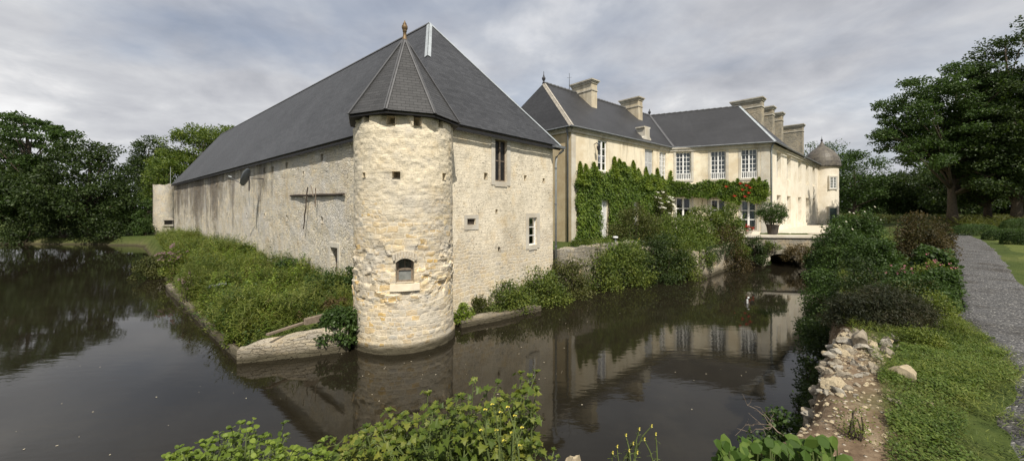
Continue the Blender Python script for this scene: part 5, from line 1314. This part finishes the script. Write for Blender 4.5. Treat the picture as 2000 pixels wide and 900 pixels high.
mb = MB(); p = pot.location; mb.lathe((p.x, p.y, p.z), [(.28,0),(.33,.05),(.41,.6),(.44,.66),(.44,.74),(.38,.74),(.36,.66)], 20); mb.build('tub', MT['terracotta'], pot)
ger = S('potted_flowers', 'red geraniums in a pot on the pale bridge kerb', 1461, 27.2, 1450, 1474, 440, 'lf_mid', 'flower pot', n=500, nclump=26, leaf=.07, z=1.95, zlow=.3, flower=('red', 26, .06, .3))
mb = MB(); p = ger.location; mb.lathe((p.x, p.y, p.z), [(.16,0),(.22,.3),(.25,.3),(.25,.36),(.2,.36)], 14); mb.build('pot', MT['ashlar'], ger)
S('terrace_plant', 'small ragged plant at the foot of the round tower', 1637, 44, 1625, 1652, 424, 'lf_olive', 'plant', n=900, nclump=26, leaf=.12, z=1.9)

# ---- the weedy island beside the barn
ISL = np.array([(-4.9,10.75),(-6.95,9.93),(-10.05,12.55),(-16.85,18.7),(-22,24.4),(-35,37.5),(-36,41),(-38.3,43.5),(-20,28.0),(-10,19.0),(-4.6,14.1),(-4.3,12.4)])
def scatter(poly, n, dens=None):
    lo, hi = poly.min(0), poly.max(0); out = np.zeros((0, 2))
    while len(out) < n:
        q_ = rng.random((n*3, 2))*(hi-lo)+lo; q_ = q_[sdist(q_[:, 0], q_[:, 1], poly) < 0]
        if dens is not None: q_ = q_[rng.random(len(q_)) < dens(q_)]
        out = np.concatenate([out, q_])
    return out[:n]
def weeds(name, pts, hfun, per, leaf, mat, label, cat, stem=True, kind='diamond', spread=.35, thin=False):
    mb = MB(); n = len(pts); z0 = ground_h(pts[:, 0], pts[:, 1]); h_ = hfun(pts)
    lean = rng.normal(size=(n, 2))*.18
    t = np.tile(np.linspace(.12, 1, per), n)+rng.normal(size=n*per)*.04
    hh = np.repeat(h_, per); P = np.repeat(np.column_stack([pts, z0]), per, 0)
    P[:, :2] += np.repeat(lean, per, 0)*(t**1.6*hh)[:, None]; P[:, 2] += t*hh
    a = rng.random(n*per)*2*np.pi; rad_ = spread*hh*(1.05-t)*.5
    al = np.stack([np.cos(a), np.sin(a), rng.uniform(-.1, .9, n*per)], 1)
    P += al*(rad_*rng.random(n*per))[:, None]
    leaves(mb, P, unit(al), unit(np.stack([-np.cos(a)*.4, -np.sin(a)*.4, np.ones(n*per)], 1)+rnd_dir(n*per)*.5), leaf*np.repeat(.5+.7*np.sqrt(h_), per)*rng.uniform(.6, 1.2, n*per)*(1.2-.5*t), kind, .15)
    o = mb.build(name, MT[mat]); return tag(o, label, cat, kind='stuff')
hi_n = lambda p: .62*(.10+2.3*fbm(p[:, 0]*.6, p[:, 1]*.6, 2, 3)**1.9+.25*np.clip((p[:, 1]-14)/10, 0, 1))*(.55+.75*_hash((p[:, 0]*977).astype(np.int64), (p[:, 1]*991).astype(np.int64), 0))
bare = lambda q_: np.clip(1-.92*np.exp(-((q_[:, 0]+5.9)**2+(q_[:, 1]-11.6)**2)/1.0)-.75*(fbm(q_[:, 0]*.9, q_[:, 1]*.9, 55, 3) > .60), .03, 1)
dn = lambda q_: bare(q_)*np.clip(24/(q_[:, 1]+2), .3, 1)
weeds('weeds', scatter(ISL, 6800, dn), hi_n, 24, .13, 'lf_weed', 'tall green weeds covering the island beside the barn', 'weeds', kind='needle')
weeds('weeds', scatter(ISL, 1500, lambda q_: dn(q_)*(fbm(q_[:, 0]*.5, q_[:, 1]*.5, 9) > .5)), lambda p: hi_n(p)*1.05, 18, .10, 'lf_mid', 'darker nettles growing in patches among the island weeds', 'weeds')
weeds('grass', scatter(ISL, 5200, lambda q_: dn(q_)*(fbm(q_[:, 0]*.6, q_[:, 1]*.6, 21) > .42)), lambda p: hi_n(p)*1.0, 12, .24, 'lf_grass', 'pale long grass blades between the island weeds', 'grass', kind='blade')
weeds('weeds', scatter(ISL, 700, lambda q_: dn(q_)*(fbm(q_[:, 0]*.5, q_[:, 1]*.5, 31) > .56)), lambda p: hi_n(p)*.9, 14, .09, 'lf_brown', 'dry brown weeds in patches on the island', 'weeds')
weeds('weeds', scatter(ISL, 420, lambda q_: dn(q_)*(fbm(q_[:, 0]*.8, q_[:, 1]*.8, 41) > .5)), lambda p: .5+.6*rng.random(len(p)), 30, .10, 'lf_bright', 'tall pale willowherb stalks standing above the island weeds', 'weeds', spread=.30)
S('tower_ivy', 'dark leafy bush between the island wall and the stone tower', 664, 10.75, 612, 708, 590, 'lf_mid', 'bush', n=8000, nclump=80, leaf=.085, z=.25, kind='oval')
S('dock_clump', 'bright bushy weed clump at the island corner', 505, 11.6, 450, 566, 565, 'lf_weed', 'weed', n=7000, nclump=120, leaf=.06, up=.15)
S('dock_clump', 'dense grassy clump in the middle of the island kerb', 388, 15.4, 350, 430, 508, 'lf_grass', 'weed', n=5200, nclump=110, leaf=.085, up=.1, kind='blade')
S('dock_clump', 'tall weed clump close to the barn door', 640, 14.4, 598, 690, 520, 'lf_mid', 'weed', n=2600, nclump=60, leaf=.08)
S('dock_clump', 'reddish dry clump beside the stone tower foot', 655, 12.6, 625, 690, 580, 'lf_brown', 'weed', n=1500, nclump=40, leaf=.07)
S('dock_clump', 'dark overhanging clump at the island bend', 300, 21.5, 258, 342, 488, 'lf_olive', 'weed', n=5200, nclump=90, leaf=.09, z=.0)
S('dock_clump', 'mauve flowering clump near the island bend', 340, 20, 312, 378, 484, 'lf_weed', 'flower', n=2200, nclump=50, leaf=.10, flower=('mauve', 40, .07, .5))
S('dock_clump', 'mauve flowering clump by the kerb wall', 372, 15.2, 350, 396, 528, 'lf_weed', 'flower', n=900, nclump=30, leaf=.07, flower=('mauve', 22, .05, .5))
S('dock_clump', 'overhanging yellow leaved plant at the island point', 462, 10.6, 436, 492, 640, 'lf_yel', 'weed', n=1200, nclump=36, leaf=.06, z=.15)
for px, Y, p0, p1, yt, lb in ((560, 17.5, 535, 590, 500, 'dark nettle clump against the middle of the barn wall'), (478, 23.5, 455, 502, 466, 'nettle clump against the stained part of the barn wall'), (690, 14.4, 668, 705, 520, 'nettle clump under the barn door sill')):
    S('nettle_clump', lb, px, Y, p0, p1, yt, 'lf_mid', 'weed', n=1800, nclump=44, leaf=.09)

# ---- foreground plants
def sapling(name, label, cat, x, y, z0, stems, leaf, mat, kind, per, flower=None, droop=.25):
    """young stems, each with pairs of leaves on stalks"""
    root = empty(name, (x, y, z0), label, cat); sb = MB(); lb = MB(); tipsP = []
    for (tx, ty, tz_) in stems:
        b_ = np.array([x+(tx-x)*.35+rng.normal()*.08, y+(ty-y)*.35+rng.normal()*.08, z0]); e_ = np.array([tx, ty, tz_])
        t = np.linspace(0, 1, 7)[:, None]; P = b_*(1-t)+e_*t+np.array([rng.normal()*.06, rng.normal()*.06, .06])*4*t*(1-t)
        sb.tube(P, np.linspace(.014, .004, 7), 5); tipsP.append(e_)
        m_ = per; s = np.sort(rng.uniform(.18, 1.0, m_)); c = np.stack([np.interp(s, t[:, 0], P[:, k]) for k in range(3)], 1)
        a = np.arange(m_)*2.4+rng.normal(size=m_)*.4
        dr = np.stack([np.cos(a), np.sin(a), rng.uniform(.1, .5, m_)], 1); dr = unit(dr)
        ln = leaf*rng.uniform(.5, 1.5, m_)*(1.15-.55*s)
        tip = c+dr*ln[:, None]
        for k in range(0, m_, 1): sb.tube([c[k], tip[k]], [.0035, .002], 3, cap=False)
        al = unit(dr*np.array([1, 1, .2])+np.array([0, 0, -.25])+rng.normal(size=(m_, 3))*.25)
        leaves(lb, tip, al, unit(np.array([0, -.25, 1.])+rng.normal(size=(m_, 3))*.35), leaf*rng.uniform(.6, 1.25, m_)*(1.1-.35*s), kind, .10, droop)
        # the young leaves at the tip
        q_ = 5; a = rng.random(q_)*6.28; al = unit(np.stack([np.cos(a), np.sin(a), np.full(q_, .6)], 1)); leaves(lb, np.repeat(e_[None], q_, 0), al, unit(np.array([0, -.2, 1.])+rng.normal(size=(q_, 3))*.3), leaf*.62, kind, .1, .1)
    sb.build('stems', MT['stem'], root); lb.build('foliage', MT[mat], root)
    if flower:
        blooms(np.array(tipsP), flower[1], flower[0], root, 6)
    return root
def sp(px, py, Y): return (X_(px, Y), Y, Z_(py, Y))
sil = [(650,868),(690,850),(715,830),(745,842),(760,798),(795,812),(835,768),(850,790),(880,800),(902,775),(925,742),(950,760),(972,745),(985,775),(1005,770),(1018,730),(1035,735),(1048,722),(1030,790),(1045,820),(1050,760)]
st_ = [sp(px, py+rng.normal()*4, rng.uniform(3.5, 4.1)) for px, py in sil]
st_ += [sp(rng.uniform(690, 1045), 0, 1) for _ in range(0)]
for _ in range(120):
    px = rng.uniform(655, 1055); yt = np.interp(px, [650, 760, 840, 930, 1040], [872, 800, 772, 750, 745]); st_.append(sp(px, rng.uniform(yt+12, 915), rng.uniform(3.1, 4.0)))
sapling('maple_sapling', 'yellow green maple sapling thicket in front of the moat', 'sapling', X_(890, 3.7), 3.5, .75, st_, .088, 'lf_yel', 'lobed', 26)
sil = [(325,885),(350,872),(390,862),(405,850),(425,848),(452,832),(470,838),(488,822),(500,845),(520,850),(540,868),(575,885),(600,890),(632,862)]
st_ = [sp(px, py+rng.normal()*4, rng.uniform(3.2, 3.7)) for px, py in sil]
for _ in range(110):
    px = rng.uniform(325, 645); yt = np.interp(px, [320, 410, 490, 560, 640], [884, 850, 828, 862, 872]); st_.append(sp(px, rng.uniform(yt+10, 915), rng.uniform(3.0, 3.6)))
sapling('bramble', 'low bramble bush with small mixed green leaves in the foreground', 'bush', X_(480, 3.4), 3.2, .8, st_, .07, 'lf_bright', 'round', 20)
sapling('shoot', 'single tall leafy shoot between bramble and maple thicket', 'plant', X_(556, 3.5), 3.4, 1.0, [sp(554, 826, 3.5), sp(560, 850, 3.45), sp(622, 872, 3.5), sp(636, 856, 3.5)], .055, 'lf_light', 'round', 12)
sapling('ragwort', 'thin yellow flowering weed in front of the dark water', 'weed', X_(1245, 3.3), 3.2, 1.2, [sp(1222, 850, 3.3), sp(1248, 838, 3.3), sp(1272, 832, 3.3), sp(1280, 848, 3.3), sp(1236, 866, 3.3), sp(1258, 858, 3.25), sp(1205, 872, 3.3), sp(1196, 884, 3.3), sp(1228, 880, 3.2), sp(1244, 884, 3.2)], .032, 'lf_yel', 'needle', 16, ('yellowfl', .014))
sapling('groundsel', 'wispy grey green weed growing through the maple thicket', 'weed', X_(985, 3.15), 3.05, 1.1, [sp(px, py, 3.1) for px, py in ((948,800),(962,790),(978,805),(992,795),(1006,812),(1020,835),(1000,845),(970,840),(940,840),(985,860),(1015,870))], .034, 'lf_weed', 'needle', 22, ('yellowfl', .012))
sapling('sprig', 'small yellow leaved sprig left of the stone post', 'plant', X_(1072, 3.1), 3.0, 1.4, [sp(1062, 885, 3.1), sp(1082, 878, 3.1), sp(1090, 892, 3.1), sp(1075, 895, 3.05)], .05, 'lf_yel', 'lobed', 7)
# bergenia: fat leaves in a row at the lower edge
root = empty('bergenia', (X_(1525, 2.5), 2.5, 1.7), 'large round leaved bergenia with one pink flower at the bottom edge', 'plant')
lb, sb, fb = MB(), MB(), MB()
for k in range(130):
    px = rng.uniform(1408, 1640); Y = rng.uniform(2.35, 2.6); p = np.array(sp(px, rng.uniform(872, 925), Y))
    a = rng.random()*6.28; al = unit(np.array([[math.cos(a)*.8, math.sin(a)*.5, rng.uniform(.2, 1.0)]])); nm = unit(np.array([[rng.normal()*.3, -.7, .8]]))
    leaves(lb, p[None], al, nm, rng.uniform(.06, .115), 'round', .12, .25); sb.tube([p-[al[0][0]*.03, al[0][1]*.03, .22], p], [.006, .004], 4)
p = np.array(sp(1487, 879, 2.45)); sb.tube([p-[0,0,.2], p], [.005, .004], 5); k = np.repeat(p[None], 40, 0)+rng.normal(size=(40, 3))*.012; leaves(fb, k, rnd_dir(40, .3), rnd_dir(40), .018, 'round', .2)
sb.build('stems', MT['stem'], root); lb.build('foliage', MT['lf_berg'], root); fb.build('flower', MT['pink'], root)

# clover and grass on the right foreground bank
CLO = np.array([(2.3,2.1),(2.55,2.6),(2.9,2.95),(3.3,3.4),(3.7,3.85),(4.25,4.25),(4.75,4.65),(5.4,5.1),(6.4,5.7),(6.25,5.0),(5.75,4.3),(5.2,3.85),(4.4,3.5),(3.7,3.1),(3.3,2.75),(2.85,2.1)])
q_ = scatter(CLO, 60000, lambda q: np.clip(3.2*(fbm(q[:, 0]*2.6, q[:, 1]*2.6, 5, 4)-.32), .22, 1)*sstep(0, .3, -sdist(q[:, 0], q[:, 1], CLO)+.25*(vnoise(q[:, 0]*4, q[:, 1]*4, 0)-.3)))
z_ = ground_h(q_[:, 0], q_[:, 1])+rng.random(len(q_))*.05*(.4+1.2*fbm(q_[:, 0]*2.5, q_[:, 1]*2.5, 8))+.012
mb = MB(); leaves(mb, np.column_stack([q_, z_]), unit(rnd_dir(len(q_))*np.array([1, 1, .35])), unit(np.array([0, 0, 1.])+rnd_dir(len(q_))*.55), rng.uniform(.009, .024, len(q_)), 'round', .12)
tag(mb.build('ground_cover', MT['lf_clover']), 'bright low clover and creeping leaves on the bank top', 'ground cover', kind='stuff')
VERGE = np.array([(3.0,2.9),(3.6,3.7),(4.3,4.7),(5.0,5.8),(6.8,7.9),(9.9,11.8),(13.6,16.6),(18,22),(21.5,25),(24,22.5),(19.6,17.6),(14.8,13.4),(10.6,9.7),(8,7.4),(6.6,5.6),(5.3,3.9),(4.4,2.9),(3.6,2.0)])
weeds('grass', scatter(VERGE, 9000, lambda q: np.clip(8/(q[:, 1]+1), .2, 1)*np.clip(3*(fbm(q[:, 0]*1.8, q[:, 1]*1.8, 3)-.42), 0, 1)), lambda p: .05+.22*fbm(p[:, 0]*1.5, p[:, 1]*1.5, 6)**1.5, 9, .07, 'lf_weed', 'sparse weeds and grass along the gravel verge', 'grass', kind='blade', spread=.9)
MEAD = np.array([(38,30),(52,34),(75,46),(75,62),(40,60),(44,42)])
weeds('grass', scatter(CLO, 7000), lambda p: .03+.07*rng.random(len(p))**2, 4, .05, 'lf_grass', 'fine grass blades growing through the clover', 'grass', kind='blade', spread=.6)
weeds('grass', scatter(MEAD, 2600), lambda p: .5+.6*fbm(p[:, 0]*.3, p[:, 1]*.3, 6), 10, .5, 'lf_olive', 'pale meadow grass under the trees beyond the lawn', 'grass', kind='blade', spread=.8)
# ------------------------------------------------------------------ small things
def ico(sub=2):
    t = (1+5**.5)/2
    V = [np.array(v, float) for v in ((-1,t,0),(1,t,0),(-1,-t,0),(1,-t,0),(0,-1,t),(0,1,t),(0,-1,-t),(0,1,-t),(t,0,-1),(t,0,1),(-t,0,-1),(-t,0,1))]
    V = [v/np.linalg.norm(v) for v in V]
    F = [(0,11,5),(0,5,1),(0,1,7),(0,7,10),(0,10,11),(1,5,9),(5,11,4),(11,10,2),(10,7,6),(7,1,8),(3,9,4),(3,4,2),(3,2,6),(3,6,8),(3,8,9),(4,9,5),(2,4,11),(6,2,10),(8,6,7),(9,8,1)]
    for _ in range(sub):
        c = {}; G = []
        def mid(a, b):
            k = (min(a, b), max(a, b))
            if k not in c: v = V[a]+V[b]; V.append(v/np.linalg.norm(v)); c[k] = len(V)-1
            return c[k]
        for a, b, d in F:
            x, y, z = mid(a, b), mid(b, d), mid(d, a); G += [(a,x,z),(b,y,x),(d,z,y),(x,y,z)]
        F = G
    return np.array(V), np.array(F)
IV, IF = ico(3)
def rock_mesh(seed):
    r_ = np.random.default_rng(seed); V = IV.copy()
    for _ in range(13):                         # chip flat faces off a rough ball
        n = unit(r_.normal(size=3)); d = r_.uniform(.32, .72); s = V @ n; V = V-np.outer(np.maximum(0, s-d), n)*.97
    V *= 1.35*np.array([1, r_.uniform(.6, .95), r_.uniform(.42, .75)])
    V += (np.stack([fbm(V[:, 0]*2+seed, V[:, 1]*2, V[:, 2]*2+k) for k in (0, 9, 21)], 1)-.5)*.22
    return V
def rock(name, mat, loc, size, seed, rot=0., label=None, cat='stone', group=None, sc=(1, 1, 1)):
    mb = MB().add(rock_mesh(seed)*size, IF); o = mb.build(name, MT[mat]); o.location = loc; o.rotation_euler = (0, 0, rot); o.scale = sc
    return tag(o, label, cat, group)
protos = [rock('rubble_stone', m_, (0, 0, 0), 1.0, 40+k) for k, m_ in enumerate(('rock', 'rock_white', 'rock', 'rock_tan', 'rock', 'rock_white'))]
lbl = 'pale rough stone lying in the rubble of the broken bank wall'
used = [False]*6
spots = []
for _ in range(230):                            # a heap following the bank's edge
    s = rng.random(); ex, ey = np.interp(s, [0, .3, .55, 1], [4.55, 4.05, 3.6, 2.75]), np.interp(s, [0, .3, .55, 1], [5.35, 4.85, 4.42, 3.55])
    a = abs(rng.normal())*.42*(1-.55*s)-.12; spots.append((ex+a*.8+rng.normal()*.05, ey-a*.62+rng.normal()*.05, rng.uniform(.018, .40)**1.6*.36*(1.15-.45*s)+.016))
for _ in range(26):
    s = rng.random(); spots.append((np.interp(s, [0, 1], [2.75, 1.55])+rng.normal()*.04+.05, np.interp(s, [0, 1], [3.6, 2.85])+rng.normal()*.03, rng.uniform(.02, .05)))
for i, (x, y, s) in enumerate(spots):
    k = int(rng.integers(0, 6))
    if not used[k]: o = protos[k]; used[k] = True
    else: o = protos[k].copy(); COL.objects.link(o)
    o.location = (x, y, gz(x, y)+s*.2); o.scale = (s, s*rng.uniform(.7, 1.1), s*rng.uniform(.8, 1.2)); o.rotation_euler = (rng.normal()*.3, rng.normal()*.3, rng.random()*6.28)
    tag(o, lbl, 'stone', 'rubble stones of the broken bank wall')
for k in range(6):
    if not used[k]: bpy.data.objects.remove(protos[k])
mb = MB(); V0, F0 = ico(1)
for _ in range(800):
    s = rng.random(); ex, ey = np.interp(s, [0, .3, .55, 1], [4.5, 4.0, 3.55, 1.6]), np.interp(s, [0, .3, .55, 1], [5.3, 4.8, 4.37, 2.85])
    a = abs(rng.normal())*.42-.06; x, y = ex+a*.8+rng.normal()*.06, ey-a*.62+rng.normal()*.06; r = rng.uniform(.003, .016)
    mb.add(V0*(1+.35*rng.normal(size=V0.shape))*r*np.array([1.2, 1, .7])+np.array([x, y, gz(x, y)+r*.3]), F0)
tag(mb.build('gravel', MT['rock_tan']), 'small stone chips strewn over the bare bank soil', 'stone chips', kind='stuff')
def at_ground(px, py, zg=2.2): Y = (H-zg)*K/(py-HY); return X_(px, Y), Y
for px, py, sz, mt_, sd, lb, sc in ((1772, 742, .15, 'rock_tan', 71, 'largest tan boulder lying in the clover', (1.2, .9, 1.2)), (1815, 742, .06, 'rock', 72, 'grey stone next to the tan boulder', (1.3, .8, .7)), (1824, 750, .035, 'rock_tan', 73, 'small tan stone in front of the grey one', (1.2, .8, .7)),
    (1745, 790, .055, 'rock', 74, 'flat pale stone sunk in the clover below the boulder', (1.5, .8, .45)), (1812, 792, .05, 'rock_tan', 75, 'dark flat stone half hidden in the clover', (1.3, .9, .5)), (1868, 753, .025, 'rock_white', 76, 'white pebble nearest the gravel in the clover', (1, 1, 1)), (1858, 744, .022, 'rock_white', 77, 'small white pebble above the white pebble in the clover', (1.2, 1, 1)), (1672, 676, .19, 'rock', 78, 'weathered dark stump shaped stone in the rubble heap', (.6, .6, 1.2))):
    x, y = at_ground(px, py); rock('stone', mt_, (x, y, gz(x, y)+sz*.35), sz, sd, sd*1.3, lb, 'stone', None, sc)
# stone post at the lower edge
p = sp(1119, 893, 3.05); mb = MB(); V = rock_mesh(90)*np.array([.095, .085, .35]); V[:, 2] = np.minimum(V[:, 2], .16+.12*V[:, 0]*-1); mb.add(V+np.array([p[0], p[1], p[2]-.13]), IF)
tag(mb.build('stone_post', MT['rock_tan'], origin=p), 'broken stone post sticking up at the bottom edge', 'post')
# dry twigs over the water by the soil edge
mb = MB(); base = np.array(sp(1530, 850, 3.7)); hub = np.array(sp(1492, 828, 3.85))
def twig(p0, p1, r, n=7, wob=.02):
    t = np.linspace(0, 1, n)[:, None]; P = p0*(1-t)+p1*t+np.cumsum(rng.normal(size=(n, 3))*wob, 0)*np.sin(t*math.pi); mb.tube(P, np.linspace(r, r*.35, n), 5); return P
main = twig(base, hub, .008)
for px0, py0 in ((1440,836),(1450,768),(1474,792),(1436,850),(1462,806),(1510,800)):
    P = twig(main[rng.integers(2, 7)], np.array(sp(px0, py0, 3.8+.25*rng.random())), .004)
    for k in (2, 4): twig(P[k], P[k]+unit(rng.normal(size=3)+np.array([-.3, 0, .5]))*.09, .002, 5, .008)
tag(mb.build('dry_branch', MT['twig'], origin=base), 'dry leafless branch reaching over the water from the bank', 'branch')

# satellite dish on the barn, its arm, mount and feed
ub, zb = WL.uz(514.5, 349.5)
root = empty('satellite_dish', tuple(WL.p(ub, zb, 0)), 'grey satellite dish on an arm fixed to the long barn wall', 'satellite dish')
dc = WL.p(ub-.15, zb+.02, .85); dn_ = unit(np.array([-.95, -.15, .32])); u1_ = unit(np.cross(dn_, [0, 0, 1.])); u2_ = np.cross(u1_, dn_)
V, F = [], []; nr, na, Rd = 7, 28, .50
for i in range(nr+1):
    r = Rd*i/nr
    for j in range(na): t = j/na*2*math.pi; V.append(dc+u1_*r*math.cos(t)*.92+u2_*r*math.sin(t)*1.06+dn_*.11*(r/Rd)**2)
F = [(i*na+j, i*na+(j+1) % na, (i+1)*na+(j+1) % na, (i+1)*na+j) for i in range(nr) for j in range(na)]
n = len(V); V2 = [v-dn_*.012 for v in V]; mb = MB().add(V+V2, F+[tuple(q+n for q in f[::-1]) for f in F]+[(nr*na+j, nr*na+(j+1) % na, nr*na+(j+1) % na+n, nr*na+j+n) for j in range(na)])
mb.build('dish', MT['dish'], root, smooth=True)
mb = MB(); mb.tube([WL.p(ub, zb, 0), WL.p(ub, zb, .75)], .025, 6); mb.tube([WL.p(ub-.1, zb-.75, .75), WL.p(ub-.1, zb+.1, .75)], .028, 6); mb.build('mount', MT['iron'], root)
mb = MB(); fp = dc+dn_*.85-u2_*.25; mb.tube([dc-u2_*Rd, fp], .018, 6); mb.build('feed_arm', MT['iron'], root)
mb = MB(); mb.tube([fp-dn_*.08, fp+dn_*.1], [.05, .035], 8); mb.build('feed_horn', MT['zinc'], root)
mb = MB(); q1, z1_ = WL.uz(506, 402); mb.tube([WL.p(ub-.1, zb-.75, .75), WL.p(ub-.05, z1_, .72), WL.p(ub-.05, z1_, .0)], .012, 5); mb.build('stay', MT['zinc'], root)
# old poles leaning on the barn wall
def pole(px0, py0, px1, py1, r, mat, lb, w_=.06):
    a, b = WL.uz(px0, py0), WL.uz(px1, py1); A_, B_ = WL.p(a[0], a[1], w_), WL.p(b[0], b[1], w_)
    n = 7; t = np.linspace(0, 1, n)[:, None]; P = A_*(1-t)+B_*t+rng.normal(size=(n, 3))*r*.35
    mb = MB(); mb.tube(P, r*rng.uniform(.85, 1.1, n), 7); tag(mb.build('wooden_pole', MT[mat], origin=(A_+B_)/2), lb, 'pole', 'old poles fixed to the barn wall')
pole(569, 383.5, 675, 378.5, .065, 'wood_dark', 'thick horizontal pole fixed across the barn wall')
pole(607.5, 366, 600, 447, .03, 'wood_dark', 'long upright stick crossing the horizontal pole', .16)
pole(624, 368, 622.5, 404, .025, 'wood', 'short grey stick right of the long upright one', .16)
pole(616, 362, 621, 384, .018, 'twig', 'pale thin split stick leaning on the horizontal pole', .2)
# leftovers on the island
def bar(name, px0, py0, px1, py1, zg, r, mat, lb, cat, flatz=None):
    Y0, Y1 = (H-zg)*K/(py0-HY), (H-zg)*K/(py1-HY); a, b = np.array([X_(px0, Y0), Y0, zg]), np.array([X_(px1, Y1), Y1, zg]); mb = MB()
    if flatz is None: mb.tube([a, b], r, 9)
    else:
        d = unit(b-a); s = np.cross(d, [0, 0, 1.]); s = unit(s)*r; h_ = np.array([0, 0, flatz])
        mb.hexa([a-s, b-s, b+s, a+s, a-s+h_, b-s+h_, b+s+h_, a+s+h_])
    return tag(mb.build(name, MT[mat], origin=(a+b)/2), lb, cat)
bar('metal_pipe', 408, 560, 441, 554, .95, .06, 'zinc', 'blue grey metal pipe lying in the island weeds', 'pipe')
bar('plank', 522, 655, 592, 632, .66, .05, 'wood', 'long grey board lying behind the island wall', 'board', .05)
bar('plank', 596, 634, 640, 622, .76, .06, 'wood', 'short wooden board beside the tower bush', 'board', .16)
mb = MB(); rr_ = [(-6.15,11.35),(-5.35,11.75),(-5.1,12.3),(-5.9,12.2),(-6.5,11.85)]; z_ = [gz(*p)+.06 for p in rr_]; mb.add([(p[0], p[1], z) for p, z in zip(rr_, z_)]+[(p[0], p[1], z-.12) for p, z in zip(rr_, z_)], [(0,1,2,3,4),(9,8,7,6,5)]+[(i, (i+1) % 5, (i+1) % 5+5, i+5) for i in range(5)])
tag(mb.build('stone_slab', MT['rock'], origin=(rr_[0][0], rr_[0][1], z_[0])), 'flat grey slab bare among the weeds of the island', 'slab')
# garden lamp on the terrace
p = np.array(sp(1202, 462, 21.6)); p[2] = 1.5
root = empty('garden_lamp', tuple(p), 'small white topped post on the terrace behind the garden wall', 'lamp')
mb = MB(); mb.tube([p, p+[0,0,.72]], .05, 8); mb.build('post', MT['zinc'], root)
mb = MB(); mb.lathe(tuple(p+[0,0,.72]), [(.08,0),(.15,.02),(.15,.08),(.1,.10),(.02,.11)], 12); mb.build('cap', MT['white'], root)
p = np.array(sp(1238, 468, 21.4)); p[2] = 1.7; mb = MB(); mb.tube([p, p+[.32,0,.55]], .018, 5); mb.tube([p+[.1,0,0], p+[.22,0,.42]], .014, 5)
tag(mb.build('bamboo_canes', plain('yellow_cane', (.42, .33, .06), .6), origin=p), 'yellow canes leaning on the end of the garden wall', 'canes')
# white bent pipe standing in the moat
Y = (H-0)*K/(592-HY); p = np.array([X_(1459.5, Y), Y, -.25]); mb = MB(); mb.tube([p, p+[0,0,.40], p+[.02,0,.47], p+[.08,0,.49]], [.04,.04,.038,.03], 10)
tag(mb.build('water_pipe', MT['shutter'], origin=p), 'short white bent pipe standing in the moat', 'pipe')
# specks floating on the water
mb = MB(); n = 110
q_ = np.column_stack([rng.uniform(-12, 9, n*4), rng.uniform(5.5, 18, n*4)]); q_ = q_[(sdist(q_[:, 0], q_[:, 1]) < -.1) & (fbm(q_[:, 0]*.45, q_[:, 1]*.45, 3) > .50+.06*rng.normal(size=len(q_)))][:n]
a = rng.random(len(q_))*6.28; leaves(mb, np.column_stack([q_, np.full(len(q_), .006)]), np.stack([np.cos(a), np.sin(a), 0*a], 1), np.repeat(np.array([[0, 0, 1.]]), len(q_), 0), rng.uniform(.012, .042, len(q_)), 'oval', .05)
tag(mb.build('floating_leaves', plain('faded_leaf', (.45, .40, .30), .8), origin=(0, 0, 0)), 'pale fallen leaves floating on the moat', 'leaves', kind='stuff')
